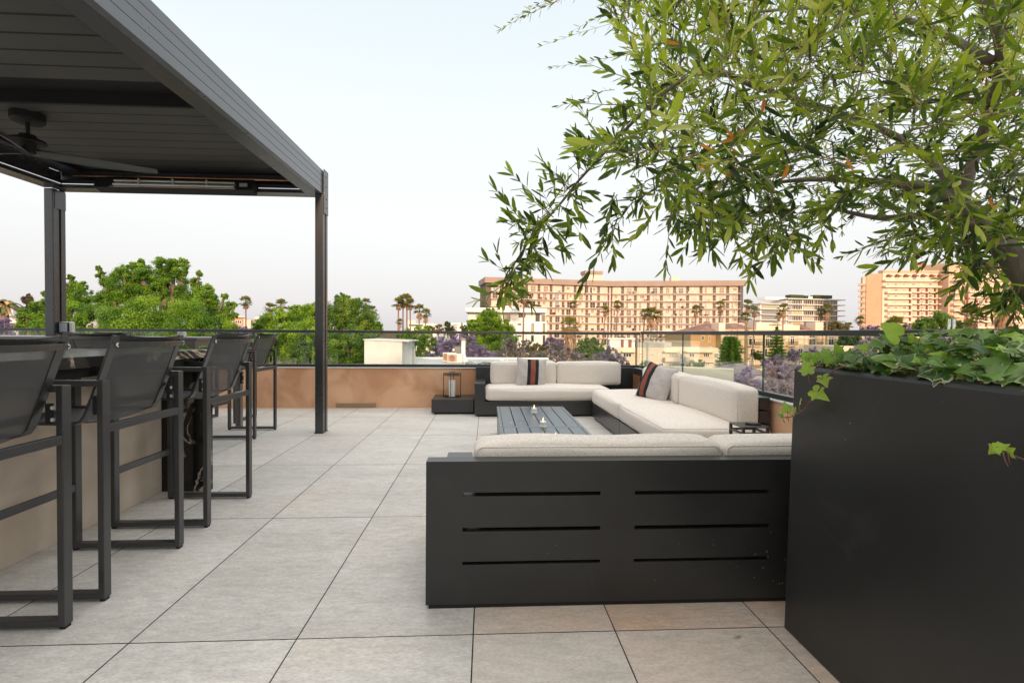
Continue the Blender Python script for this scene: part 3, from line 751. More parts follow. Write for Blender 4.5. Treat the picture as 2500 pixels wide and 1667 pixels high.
# --- front sofa, its slotted back toward us
s3 = empty('sofa', (.6,2.4,0), 'black sofa in the foreground, slotted back panel toward us', 'sofa', 'sectional lounge sofas')
m = MB(); xs0, xs1 = -.244, 1.66
bands = [(.018,.182),(.195,.320),(.336,.466),(.482,.611)]
holes = [(-.094,.481),(.626,1.206)]
y0, y1 = 2.0, 2.075
for z0, z1 in bands: m.box((xs0,y0,z0),(xs1,y1,z1))
for (z0, z1) in ((.182,.195),(.320,.336),(.466,.482)):
    for xa, xb in ((xs0,holes[0][0]),(holes[0][1],holes[1][0]),(holes[1][1],xs1)):
        m.box((xa,y0+.0003,z0),(xb,y1-.0003,z1))
m.build('back_panel', M['blackpanel'], s3, bevel=0)
MB().box((xs0+.012,y0+.006,0),(xs1,2.76,.0175)).build('plinth', M['blackmatte'], s3)
MB().box((xs0,y1+.002,.03),(xs1,2.81,.205)).build('base', M['black'], s3, bevel=.004)
MB().box((-.216,y1+.002,.2055),(-.076,2.81,.452)).build('armrest', M['black'], s3, bevel=.004)
m = MB(); cushion(m, (.78,2.52,.30), (1.72,.60,.17), .055, .03, 16, 11); co = m.build('seat_cushion', LIN, s3, smooth=True)
for ax_, sg_ in ((2,1),(2,-1)): piping(co, (.78,2.52,.30), (1.72,.60,.17), .055, ax_, sg_)
m = MB(); cushion(m, (.50,2.19,.515), (1.095,.215,.285), .036, .018, 20, 12, .005); co = m.build('back_cushion', LIN, s3, smooth=True)
for ax_, sg_ in ((1,-1),(1,1)): piping(co, (.50,2.19,.515), (1.095,.215,.285), .036, ax_, sg_)
m = MB(); cushion(m, (1.60,2.19,.515), (1.085,.215,.285), .036, .018, 20, 13, .005); co = m.build('back_cushion', LIN, s3, smooth=True)
for ax_, sg_ in ((1,-1),(1,1)): piping(co, (1.60,2.19,.515), (1.085,.215,.285), .036, ax_, sg_)

# --- throw pillows
def pillow(label, loc, eul, sz, off, seed):
    m = MB(); n = 22; vs = []; fs = []
    rs = np.random.RandomState(seed); ph = rs.rand(8)*6.28
    for side in (1, -1):
        for i in range(n+1):
            for j in range(n+1):
                u, v = -1+2*i/n, -1+2*j/n
                pin = 1 - .10*(1-u*u)*(abs(v)**3) ; pin2 = 1 - .10*(1-v*v)*(abs(u)**3)
                x, z = u*sz/2*pin2, v*sz/2*pin
                th = .085*((1-u**2)*(1-v**2))**.42
                th += .009*math.sin(6*u+ph[0]+3*v)*math.sin(5*v+ph[1])*(1-u**4)*(1-v**4)
                # pulled creases running in from the corners
                rr = math.hypot(abs(u)-.9, abs(v)-.55)
                th -= .012*math.exp(-(rr/.22)**2)*(1-u**6)*(1-v**6)
                vs.append((x, -side*th, z))
    q = (n+1)*(n+1)
    for s_ in range(2):
        for i in range(n):
            for j in range(n):
                f = (s_*q+i*(n+1)+j, s_*q+(i+1)*(n+1)+j, s_*q+(i+1)*(n+1)+j+1, s_*q+i*(n+1)+j+1)
                fs.append(f if s_ == 0 else f[::-1])
    m.add(vs, fs)
    o = m.build('throw_pillow', pillow_mat(off), smooth=True)
    o.location = loc; o.rotation_euler = eul
    tag(o, label, 'pillow', 'striped throw pillows')
pillow('grey throw pillow with black and red stripe leaning on the back sofa', (.635,6.87,.575), (R(-14),R(4),R(3)), .44, -.015, 3)
pillow('grey throw pillow with black and red stripe propped in the corner on the long sofa', (1.93,5.42,.585), (R(-20),R(10),R(-62)), .45, .11, 9)

# --- coffee table
ct = empty('coffee_table', (.5,4.3,0), 'low black slatted coffee table between the sofas with three candles', 'table')
for ya, yb_ in ((3.115,4.332),(4.338,5.55)):
    m = MB(); x0, x1 = .122, .882
    m.box((x0,ya,.262),(x0+.03,yb_,.30)); m.box((x1-.03,ya,.262),(x1,yb_,.30))
    m.box((x0+.031,ya,.262),(x1-.031,ya+.03,.30)); m.box((x0+.031,yb_-.03,.262),(x1-.031,yb_,.30))
    m.build('top_frame', M['tabletop'], ct, bevel=.002)
    m = MB(); wd = (x1-x0-.06)/6
    for k in range(6): m.box((x0+.033+wd*k,ya+.033,.27),(x0+.03+wd*(k+1)-.005,yb_-.033,.2995))
    m.build('slat_panel', M['tabletop'], ct, bevel=.002)
    m = MB(); m.box((x0+.004,ya+.004,.03),(x0+.03,yb_-.004,.2615)); m.box((x1-.03,ya+.004,.03),(x1-.004,yb_-.004,.2615)); m.box((x0+.031,ya+.004,.03),(x1-.031,ya+.03,.2615)); m.box((x0+.031,yb_-.03,.03),(x1-.031,yb_-.004,.2615))
    m.box((x0+.031,ya+.031,.22),(x1-.031,yb_-.031,.225))
    m.build('skirt', M['black'], ct, bevel=.002)
    MB().box((x0+.04,ya+.04,0),(x1-.04,yb_-.04,.0295)).build('plinth', M['blackmatte'], ct)
def votive(x, y, lab):
    v = empty('votive_candle', (x,y,.30), lab, 'candle', 'votive candles on the coffee table')
    m = MB().lathe([(.0315,.047),(.031,.072),(.034,.079)], (x,y,.30), 20); m.f = m.f[:-2]; m.t = m.t[:-2]; m.m = m.m[:-2]; m.build('glass_cup', M['jar'], v, smooth=True)
    MB().lathe([(.033,.0005),(.034,.004),(.030,.010),(.004,.0105)], (x,y,.30), 18).build('foot', M['wax'], v)
    MB().lathe([(.030,.011),(.031,.046),(.004,.047)], (x,y,.30), 18).build('wax', M['wax'], v, smooth=False)
    MB().lathe([(.001,.047),(.005,.054),(.0055,.060),(.0035,.070),(.0005,.084)], (x,y,.30), 8).build('flame', M['flame'], v, smooth=True)
votive(.509,5.108,'lit votive candle at the far end of the coffee table')
votive(.515,4.347,'lit votive candle in the middle of the coffee table on its seam')
votive(.533,3.684,'lit votive candle nearest us, peeping over the foreground sofa cushion')

# --- side block with lantern
sb = empty('side_table', (-.47,7.06,0), 'low black box side table by the back wall holding the lantern', 'table')
MB().box((-.76,6.80,.025),(-.175,7.33,.21)).build('box_top', M['black'], sb, bevel=.003)
MB().box((-.72,6.83,0),(-.205,7.30,.0245)).build('plinth', M['blackmatte'], sb)
ln = empty('lantern', (-.495,7.09,.21), 'black square frame lantern with a thick white candle', 'lantern')
m = MB(); a = R(40); hw = .088
cs = [(-.495+hw*1.414*math.cos(a+R(45)+k*math.pi/2), 7.09+hw*1.414*math.sin(a+R(45)+k*math.pi/2)) for k in range(4)]
for k in range(4):
    p, q = cs[k], cs[(k+1)%4]
    m.bar((p[0],p[1],.211),(p[0],p[1],.55),.009,.009,(1,0,0))
    for z in (.216,.52,.545): m.bar((p[0],p[1],z),(q[0],q[1],z),.008,.008)
m.build('frame', M['blackmatte'], ln)
m = MB(); 
m.add([(c_[0],c_[1],.5505) for c_ in cs]+[(c_[0],c_[1],.556) for c_ in cs], BOXF); m.build('lid', M['black'], ln)
m = MB(); m.tube([(-.53,7.06,.556),(-.53,7.06,.568),(-.46,7.12,.568),(-.46,7.12,.556)], .004, 6); m.build('handle', M['blackmatte'], ln)
MB().lathe([(.047,.004),(.048,.24),(.043,.246),(.01,.242)], (-.495,7.09,.211), 28).build('candle', M['wax'], ln, smooth=False)

# --- small frame table with a handset
tt = empty('side_table', (1.93,3.5,0), 'tiny black metal side table behind the foreground sofa by the long sofa end', 'table')
xa, xb, ya, yb_ = 1.86, 2.06, 3.42, 3.62
MB().box((xa,ya,.462),(xb,yb_,.472)).build('tabletop', M['black'], tt, bevel=.002)
for x in (xa,xb-.018):
    for y in (ya,yb_-.018): MB().box((x,y,0),(x+.018,y+.018,.4615)).build('leg', M['black'], tt)
m = MB(); m.box((xa+.019,ya,.415),(xb-.019,ya+.014,.43)); m.box((xa+.019,yb_-.014,.415),(xb-.019,yb_,.43)); m.box((xa,ya+.019,.415),(xa+.014,yb_-.019,.43)); m.box((xb-.014,ya+.019,.415),(xb,yb_-.019,.43)); m.build('stretcher', M['black'], tt)
m = MB(); m.hexa([(1.93,3.50,.4725),(2.03,3.47,.4725),(2.04,3.51,.4725),(1.94,3.54,.4725),(1.93,3.50,.482),(2.03,3.47,.482),(2.04,3.51,.482),(1.94,3.54,.482)])
m.box((1.935,3.50,.482),(1.955,3.53,.486)); m.box((2.01,3.485,.482),(2.03,3.505,.486))
tag(m.build('handset', M['blackmatte'], bevel=.003), 'small black handset lying on the tiny side table', 'remote')

# ================================================================== planter
pl = empty('planter_box', (1.55,.9,0), 'large black planter box on the right holding ivy and the olive tree', 'planter')
m = MB(); PX0, PX1, PYA, PYB, PH = 1.165, 1.95, -.4, 1.82, 1.028
def ring(x0, x1, y0, y1, z): return [(x0,y0,z),(x1,y0,z),(x1,y1,z),(x0,y1,z)]
vs = ring(PX0-.0,PX1,PYA,PYB,0) + ring(PX0+.02,PX1-.02,PYA+.02,PYB-.005,PH-.018) + ring(PX0+.025,PX1-.025,PYA+.025,PYB-.010,PH-.005) + ring(PX0+.038,PX1-.038,PYA+.038,PYB-.023,PH) + ring(PX0+.062,PX1-.062,PYA+.062,PYB-.047,PH) + ring(PX0+.066,PX1-.066,PYA+.066,PYB-.05,PH-.006) + ring(PX0+.07,PX1-.07,PYA+.07,PYB-.055,.8)
fs = [(3,2,1,0)]
for i in range(6):
    for k in range(4): fs.append((i*4+k, i*4+(k+1)%4, (i+1)*4+(k+1)%4, (i+1)*4+k))
m.add(vs, fs); m.build('shell', M['planter'], pl, bevel=.007, seg=3)
MB().box((PX0+.067,PYA+.067,.90),(PX1-.067,PYB-.052,.945)).build('soil', M['soil'], pl)
# a fallen leaf on the tiles
m = MB(); c = at(1878, 1560, 1.7); m.add([(.93,1.762,.004),(.953,1.766,.008),(.972,1.769,.006),(.953,1.758,.006)], [(0,1,2,3)], .5)
tag(m.build('fallen_leaf', mat('dry_leaf', (.30,.26,.12), rough=.6)), 'single fallen olive leaf on the tiles near the planter', 'leaf')
# ================================================================== olive tree in the planter
M['bark'] = mat('olive_bark', (.085,.062,.047), (.17,.135,.105), 14, 8, rough=.85, bump=.6, bscale=40, stretch=(1,1,.35))
M['twig'] = mat('twig_bark', (.22,.15,.085), (.30,.24,.12), 9, rough=.8)
M['olive'] = leaf_mat('olive_leaf', [(0,(.022,.038,.014)),(.25,(.050,.090,.018)),(.5,(.135,.21,.022)),(.76,(.36,.44,.035)),(1,(.55,.56,.15))], .36, .40)
M['dryolive'] = leaf_mat('dry_olive_leaf', [(0,(.24,.07,.025)),(.6,(.42,.11,.03)),(1,(.75,.25,.03))], .6, .3)
olive = empty('olive_tree', (1.80,1.10,.945), 'olive tree growing from the black planter, leafy branches across the top right', 'tree')
def smooth_path(pts, k=4):
    pts = [Vector(p) for p in pts]; out = []
    for i in range(len(pts)-1):
        p0 = pts[max(i-1,0)]; p1 = pts[i]; p2 = pts[i+1]; p3 = pts[min(i+2,len(pts)-1)]
        for j in range(k):
            t = j/k
            out.append(.5*((2*p1)+(p2-p0)*t+(2*p0-5*p1+4*p2-p3)*t*t+(3*p1-p0-3*p2+p3)*t**3))
    out.append(pts[-1]); return out
def limb(name, pts, ra, rb, matk='bark', n=9):
    sp_ = smooth_path(pts); m = len(sp_)
    rs = [ra+(rb-ra)*(i/(m-1))**.8 for i in range(m)]
    rs = [r_*(1+.06*math.sin(i*1.7)) for i, r_ in enumerate(rs)]
    MB().tube(sp_, rs, n).build(name, M[matk], olive, smooth=True)
    return sp_
A = lambda x, y, Y: at(x, y, Y)
limb('trunk', [(1.80,1.10,.93),(1.755,1.16,1.08),A(2560,735,1.28),A(2490,650,1.33),A(2425,578,1.39),A(2345,510,1.5)], .044, .030, n=14)
paths = []
paths.append(limb('branch', [A(2400,568,1.41),A(2330,535,1.46),A(2240,527,1.54),A(2150,532,1.6),A(2080,520,1.68),A(1990,500,1.75)], .017, .005))
paths.append(limb('branch', [A(2350,515,1.49),A(2290,470,1.58),A(2200,450,1.68),A(2080,440,1.8),A(1950,440,1.95),A(1840,455,2.05)], .022, .006))
paths.append(limb('branch', [A(2345,510,1.5),A(2300,420,1.7),A(2180,330,1.9),A(2000,260,1.95),A(1850,215,1.8),A(1794,188,1.7),A(1733,173,1.6)], .018, .007))
main = limb('branch', [A(1733,173,1.6),A(1678,190,1.52),A(1614,235,1.48),A(1526,318,1.45),A(1473,376,1.44),A(1413,441,1.43),A(1366,500,1.42),A(1305,571,1.42),A(1258,640,1.42),A(1236,671,1.42),A(1225,712,1.42)], .0065, .0016)
paths.append(limb('branch', [A(2345,510,1.5),A(2380,380,1.55),A(2430,230,1.45),A(2440,90,1.4),A(2370,-40,1.45)], .019, .013))
paths.append(limb('branch', [A(2425,250,1.45),A(2300,245,1.6),A(2180,265,1.7),A(2050,300,1.8)], .012, .004))
paths.append(limb('branch', [A(2420,150,1.42),A(2250,60,1.7),A(2050,20,2.0),A(1850,30,2.3),A(1650,60,2.6)], .014, .004))
paths.append(limb('branch', [A(2345,560,1.5),A(2400,640,1.45),A(2440,700,1.5)], .008, .002))

lv = MB(); dry = MB(); tw = MB()
LR = random.Random(21)
def leaf(mb, base, d, nrm, ln, wd, tone, curl=0.0):
    d = Vector(d).normalized(); nrm = Vector(nrm); nrm = (nrm - d*nrm.dot(d))
    if nrm.length < 1e-3: nrm = d.orthogonal()
    nrm.normalize(); s = d.cross(nrm)
    b = Vector(base)
    def P(t, k, f=0): return b + d*(ln*t) + s*(wd*k) + nrm*(ln*(curl*(t*t) + f))
    vs = [P(0,0), P(.25,-.36,.02), P(.25,0,-.015), P(.25,.36,.02), P(.58,-.48,.025), P(.58,0,-.015), P(.58,.48,.025), P(1,0,0), P(.86,-.29,.02), P(.86,0,-.012), P(.86,.29,.02)]
    mb.add(vs, [(0,2,1),(0,3,2),(1,2,5,4),(2,3,6,5),(4,5,9,8),(5,6,10,9),(8,9,7),(9,10,7)], tone)
def shoot(base, tip, npair, ln, tone0, droop=0, stem=.0016):
    base = Vector(base); tip = Vector(tip); ax = tip-base; L_ = ax.length
    mid = (base+tip)/2 + Vector((0,0,droop*L_))
    pts = [base*(1-t)**2 + mid*2*t*(1-t) + tip*t*t for t in [i/6 for i in range(7)]]
    tw.tube(pts, [stem*(1.15-.8*i/6) for i in range(7)], 4, .5)
    rot = LR.uniform(0, 3.14)
    for i in range(npair):
        t = .12 + .88*i/max(1,npair-1)
        p = base*(1-t)**2 + mid*2*t*(1-t) + tip*t*t
        d = (((mid-base)*(1-t) + (tip-mid)*t)).normalized()
        o = d.orthogonal().normalized(); o2 = d.cross(o)
        a = rot + (i%2)*1.57 + LR.uniform(-.35,.35)
        for sg in (1, -1):
            if LR.random() < .1: continue
            s = (o*math.cos(a) + o2*math.sin(a))*sg
            spread = LR.uniform(.55,1.15)*(1.15 - .55*t)
            ld = d*math.cos(spread) + s*math.sin(spread) + Vector((0,0,LR.uniform(-.12,.10)))
            nr = d*math.sin(spread) - s*math.cos(spread) + Vector((LR.uniform(-.5,.5),LR.uniform(-.5,.5),LR.uniform(.0,.8)))
            l_ = ln*LR.uniform(.55,1.08)*(1-.25*abs(t-.55))
            tn = min(1,max(0,tone0 + LR.gauss(0,.19) + .12*(t-.5)))
            leaf(lv, p, ld, nr, l_, l_*LR.uniform(.19,.285), tn, LR.uniform(-.14,.14))
    leaf(lv, tip, (tip-mid), (0,0,1), ln*.7, ln*.13, min(1,tone0+.12))
# shoots along the visible arching branch and its hanging ends
for i, p in enumerate(main):
    t = i/len(main)
    if t < .12: continue
    for k in range(1 if t < .45 or t > .85 else 2):
        d = Vector((LR.uniform(-.8,.5), LR.uniform(-.6,.6), LR.uniform(-.9,.5) if t > .5 else LR.uniform(-.5,.8))).normalized()
        L_ = LR.uniform(.06,.13)
        shoot(p, p + d*L_, LR.randint(3,5), LR.uniform(.05,.068), LR.uniform(.32,.6), LR.uniform(-.1,.15), .0012)
hang = [ # (base px,py,Y) -> (tip px,py), leaf length, pairs
 (1300,575,1.42,1215,470,.06,6),(1345,525,1.42,1255,430,.058,6),(1395,468,1.42,1330,400,.058,5),(1450,400,1.43,1400,345,.058,5),
 (1290,590,1.42,1330,650,.075,7),(1330,545,1.4,1380,610,.075,8),(1258,640,1.42,1225,740,.07,7),(1500,470,1.4,1470,590,.065,8),
 (1500,560,1.38,1425,690,.062,9),(1560,470,1.4,1500,560,.06,6),(1640,500,1.4,1625,650,.068,9),(1700,520,1.4,1745,620,.075,8),
 (1760,500,1.38,1815,640,.078,8),(1850,540,1.36,1830,680,.07,8),(1900,560,1.36,1890,640,.07,7),(1930,560,1.45,1990,640,.068,7),
 (2010,520,1.5,2000,620,.06,7),(2330,570,1.42,2180,610,.05,9),(2230,570,1.45,2060,625,.046,10),(2300,590,1.42,2250,650,.052,6),
 (2450,620,1.4,2320,710,.058,8),(2430,640,1.42,2330,640,.058,7),(2440,650,1.45,2300,680,.05,8),(2500,680,1.35,2420,760,.06,7),
 (2490,700,1.3,2470,800,.058,6),(2510,720,1.35,2440,745,.06,6),(2520,600,1.2,2440,560,.065,6),(2420,700,1.4,2380,770,.055,5),
 (1460,330,1.6,1400,250,.04,6),(1440,250,2.2,1365,258,.05,7),(1500,220,2.4,1430,240,.05,7),(1560,130,2.6,1350,165,.05,12),
 (1640,30,2.7,1325,112,.052,16),(1560,10,2.9,1400,75,.055,9),(1390,-10,2.6,1225,70,.05,13),(1360,5,2.6,1255,45,.045,8),(1420,-5,2.7,1300,15,.045,7)]
for bx_, by_, Y_, tx_, ty_, ln_, np_ in hang:
    tb = .42 if by_ > 380 else .36
    shoot(at(bx_,by_,Y_), at(tx_,ty_,Y_+LR.uniform(-.06,.06)), np_, ln_, tb+LR.uniform(-.08,.12), LR.uniform(-.02,.12))
    if Y_ < 2: shoot(at(bx_+LR.uniform(-25,25),by_+LR.uniform(-20,20),Y_+.05), at((tx_+bx_)/2+LR.uniform(-40,40),(ty_+by_)/2+LR.uniform(-30,30),Y_+.1), max(4,np_-2), ln_*.95, tb+LR.uniform(-.12,.1))
POLY = [(1500,-60),(1480,50),(1570,110),(1560,190),(1600,260),(1560,330),(1530,420),(1600,470),(1690,520),(1760,520),(1800,560),(1900,590),(1960,560),(2010,500),(2120,490),(2260,570),(2330,600),(2400,660),(2530,690),(2560,-80)]
def inside(x, y):
    c = False; j = len(POLY)-1
    for i in range(len(POLY)):
        (xi, yi), (xj, yj) = POLY[i], POLY[j]
        if (yi > y) != (yj > y) and x < (xj-xi)*(y-yi)/(yj-yi)+xi: c = not c
        j = i
    return c
cnt = 0
while cnt < 1700:
    x, y = LR.uniform(1480,2560), LR.uniform(-80,690)
    if not inside(x, y): continue
    if 2000 < x < 2240 and y > 540: continue
    cnt += 1
    layer = LR.random()
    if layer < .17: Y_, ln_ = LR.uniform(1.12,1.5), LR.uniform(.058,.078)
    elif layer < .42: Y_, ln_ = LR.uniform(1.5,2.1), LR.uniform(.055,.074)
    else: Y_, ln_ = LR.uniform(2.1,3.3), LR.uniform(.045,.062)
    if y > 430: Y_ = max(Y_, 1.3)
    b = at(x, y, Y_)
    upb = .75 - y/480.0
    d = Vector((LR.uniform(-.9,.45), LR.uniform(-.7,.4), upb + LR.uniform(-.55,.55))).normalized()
    tn = (.66 if y < 330 else .48) + LR.uniform(-.24,.24) - (.22 if Y_ > 1.75 else 0)  # back leaves darker, top ones lighter: crown shade and skylight put into the tone
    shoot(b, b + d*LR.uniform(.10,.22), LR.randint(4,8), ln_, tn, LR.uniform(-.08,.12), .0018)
# withered sprays and single orange leaves
for k in range(34):
    b = at(LR.gauss(2400,38), LR.gauss(195,40), LR.uniform(1.4,1.6))
    leaf(dry, b, (LR.uniform(-.3,.3),LR.uniform(-.3,.3),-1), (LR.uniform(-1,1),-1,0), LR.uniform(.035,.06), .009, LR.uniform(0,.5), LR.uniform(-.2,.2))
for x, y, dx, dz in ((2065,385,.5,-1),(2412,475,.3,-1),(1620,100,.8,-.2),(1760,350,.9,.4),(1785,360,.5,-.5),(1800,345,-.6,.5),(1745,370,-.8,.3),(1795,400,-.4,-.8),(1700,410,.6,.1),(1860,280,.1,1),(1910,440,.4,1),(1795,325,1,.2)):
    leaf(dry, at(x,y,1.22), (dx,0,dz), (0,-1,.2), .042, .011, LR.uniform(.75,1), .08)
lv.build('leaves', M['olive'], olive, smooth=True)
dry.build('dry_leaves', M['dryolive'], olive, label='withered orange brown olive leaves')
tag(tw.build('twigs', M['twig'], olive), kind='stuff')

# ================================================================== ivy
M['ivy'] = leaf_mat('ivy_leaf', [(0,(.035,.085,.022)),(.3,(.11,.215,.055)),(.6,(.22,.37,.07)),(.79,(.40,.58,.045)),(.81,(.36,.40,.20)),(.9,(.58,.58,.36)),(1,(.72,.69,.50))], .32, .34, spec=.6)
M['vine'] = mat('ivy_stem', (.16,.06,.045), (.26,.11,.08), 30, rough=.6)
ivy = empty('ivy_plant', (1.5,1.2,.945), 'variegated ivy spilling over the rim of the black planter', 'plant')
iv = MB(); ist = MB(); IR = random.Random(5)
HALF = [(0,0),(.16,-.13),(.36,-.15),(.50,-.02),(.43,.12),(.68,.34),(.40,.42),(.27,.56),(.16,.80),(0,1.06)]
OUT = HALF + [(-x, y) for x, y in HALF[-2:0:-1]]
HALF2 = [(0,0),(.16,-.13),(.34,-.16),(.50,-.06),(.54,.14),(.50,.32),(.40,.50),(.27,.68),(.13,.86),(0,1.0)]
OUT_A, OUT_B = OUT, HALF2 + [(-x, y) for x, y in HALF2[-2:0:-1]]
def ivyleaf(base, d, nrm, sz, tone, var, cup=.12):
    OUT = OUT_B if (sz > .045 and IR.random() < .5) else OUT_A
    d = Vector(d).normalized(); nrm = Vector(nrm); nrm = (nrm-d*nrm.dot(d)).normalized(); s = d.cross(nrm)
    base = Vector(base); wob = [IR.uniform(-.05,.05) for _ in OUT]; wx = IR.uniform(.85,1.1); ph = IR.uniform(0,6)
    def P(x, y, k):
        r_ = math.hypot(x, y-.35)
        h = -cup*r_*r_*2.6 + .05*abs(x)*1.2 + .04*math.sin(7*x+ph+3*y)*r_
        return base + s*(x*sz*wx) + d*(y*sz) + nrm*(h*sz)
    n = len(OUT)
    vs = [P(x+wob[i]*.5, y+wob[(i+3)%n]*.5, 0) for i, (x, y) in enumerate(OUT)]
    ik = [IR.uniform(.80,.97) for _ in OUT]
    inn = [P(x*k_, .30+(y-.30)*k_, 1) for (x, y), k_ in zip(OUT, ik)]
    ctr = [P(0,.30,2)]
    a = len(iv.v)
    iv.add(vs+inn+ctr, [(i,(i+1)%n,n+(i+1)%n,n+i) for i in range(n)], .82+.14*IR.random() if var else tone)
    o = a
    for i in range(n):
        iv.f.append((o+n+i, o+n+(i+1)%n, o+2*n)); iv.t.append(min(.79, max(0, tone+IR.uniform(-.03,.03)))); iv.m.append(0)
    p2 = base - d*sz*.5 - nrm*sz*.4 + Vector((0,0,-.02))
    ist.tube([base, (base+p2)/2+Vector((0,0,-.006)), p2], .0013, 4)
for k in range(1200):
    y = IR.uniform(.72,1.80); x = 1.20+.62*IR.random()**1.4
    h = .985 + .12*IR.random()**.7 * (1 if y < 1.55 else max(.25,(1.86-y)/.31)) * (.55 + .9*min(1,(x-1.17)/.2))
    if x < 1.27: h = min(max(h, 1.042), 1.07)
    size = IR.uniform(.026,.064) * (1 if y < 1.6 else .7)
    yaw_ = IR.uniform(0, 6.28)
    out = Vector((math.cos(yaw_)*.8-.35, math.sin(yaw_)*.8-.25, IR.uniform(-.75,.25) if x > 1.32 else IR.uniform(-.12,.3)))
    nr = Vector((-.5+IR.uniform(-.5,.5), -.55+IR.uniform(-.5,.5), IR.uniform(.35,1.2)))
    young = IR.random() < .28
    ivyleaf((x,y,h), out, nr, size*(.7 if young else 1), IR.uniform(.68,.79) if young else IR.uniform(.12,.55), not young and IR.random() < .5)
# big backlit leaf standing above the rest and the dry one
ivyleaf(at(2195,820,1.42), (-.75,.1,.55), (-.2,-1,.35), .066, .74, False, .05)
ivyleaf(at(2150,835,1.45), (-.9,-.1,-.2), (-.2,-.8,.7), .044, .45, True)
vp = [A(2075,893,1.50),A(2047,902,1.545),A(2023,925,1.59),A(2011,945,1.615),A(1999,963,1.635),A(1985,980,1.665),A(1970,1001,1.70),A(1949,1012,1.75),A(1938,1017,1.78),A(1925,1018,1.82)]
vp = [Vector((min(p.x,1.17)-.012, p.y, p.z)) for p in vp]
ist.tube(smooth_path(vp,3), .0022, 6)
def trail(px, py, i, d, n_, sz, tone, var=False):
    p = vp[i]; Yt = p.y
    b = at(px, py, Yt); b.x = min(b.x, 1.165)-.025; 
    ist.tube([p, (p+b)/2+Vector((0,0,-.006)), b], .0013, 5)
    ivyleaf(b, d, n_, sz, tone, var, .1)
trail(1990,911,2,(-.3,.1,1),(-.6,-.8,.1),.045,.7,True)
trail(2030,918,2,(.2,-.3,-1),(-.8,-.5,.3),.04,.74,True)
trail(2002,952,4,(.35,-.6,-.4),(-.7,-.5,.5),.058,.79)
trail(1970,975,5,(-.1,.1,-1),(-1,.6,.2),.038,.72)
trail(1955,996,6,(-.1,0,-1),(-1,.3,.3),.034,.72)
trail(1938,1004,7,(-.2,.2,.9),(-.6,-.8,.2),.036,.68)
trail(1926,1016,8,(-.6,.3,.3),(-.5,-.8,.2),.02,.6)
for x, y, d in ((1995,875,(-.7,.2,.5)),(2010,878,(.2,-.2,.8)),(2022,872,(-.4,.2,.9)),(1985,880,(-.8,.3,.2)),(2035,868,(.2,-.3,-.8)),(2050,860,(-.5,0,.8)),(1975,874,(-.8,.2,.6)),(2060,880,(-.3,-.3,-.7))):
    ivyleaf(at(x,y,1.62), d, (-.5,-.8,.4), IR.uniform(.03,.045), IR.uniform(.6,.79), False)
b = A(2502,1106,1.0); b.x = 1.14
for k, d in enumerate(((-.3,-.6,.5),(.2,.6,.5),(-.1,.5,-.6))): ivyleaf(b+Vector((0,.012*k,.004*k)), d, (-.9,-.35,.3), .026, .76, False)
ist.tube([b+Vector((.01,-.09,.02)), b+Vector((.015,-.04,-.012)), b], .0016, 5)
iv.build('leaves', M['ivy'], ivy)
tag(ist.build('stems', M['vine'], ivy), kind='stuff')
# ================================================================== the city beyond
GZ = -13.0
M['ground'] = mat('city_ground', (.10,.10,.09), (.16,.15,.13), .05, rough=.9)
tag(MB().box((-900,9.5,GZ-.5),(900,1600,GZ)).build('city_ground', M['ground']), kind='structure')
def cm(n, a, b=None, **k): M[n] = mat(n, a, b, **k)
cm('cream', (.71,.555,.435), (.76,.60,.48), scale=.4, rough=.8)
cm('fascia', (.30,.22,.17), (.34,.25,.20), scale=.3, rough=.7)
cm('pier', (.13,.10,.088), rough=.8)
cm('lintel', (.50,.37,.29), rough=.8)
cm('slab', (.70,.66,.62), rough=.6)
cm('railbar', (.48,.43,.40), rough=.5)
cm('wdark', (.022,.024,.028), rough=.12, spec=.5)
cm('wbrown', (.075,.05,.04), rough=.25, spec=.5)
cm('wtan', (.33,.225,.15), rough=.6)
cm('wpale', (.62,.53,.42), rough=.6)
cm('wyellow', (.50,.40,.16), rough=.5)
cm('wgreen', (.42,.45,.36), rough=.15, spec=.8)
cm('wgrey', (.27,.29,.30), rough=.15, spec=.8)
cm('frame', (.72,.68,.62), rough=.5)
cm('cwhite', (.80,.77,.72), (.74,.71,.66), scale=.5, rough=.7)
cm('tanwall', (.53,.335,.20), (.58,.37,.23), scale=.3, rough=.8)
cm('flatcream', (.62,.54,.40), (.68,.60,.45), scale=.3, rough=.8)
cm('butter', (.56,.42,.26), (.62,.48,.31), scale=.3, rough=.8)
cm('orangewall', (.52,.32,.17), rough=.8)
cm('rooftile', (.17,.085,.062), (.27,.15,.11), scale=1.2, rough=.8, detail=8)
cm('greyroof', (.30,.30,.29), (.40,.40,.38), scale=.6, rough=.85)
cm('whiteroof', (.46,.46,.45), (.36,.36,.35), scale=.35, rough=.8)
cm('iron', (.06,.05,.045), rough=.6)
cm('hotelwall', (.60,.385,.25), (.65,.43,.28), scale=.2, rough=.8)
cm('hotelpale', (.70,.52,.39), (.74,.57,.43), scale=.2, rough=.8)
cm('redframe', (.20,.065,.05), rough=.6)
cm('awning', (.20,.045,.04), rough=.7)
cm('hedge', (.02,.035,.012), (.045,.07,.02), scale=2, rough=.9)
cm('offwhite', (.60,.59,.56), (.50,.48,.44), scale=.9, rough=.8, detail=8, lo=.45, hi=.75)
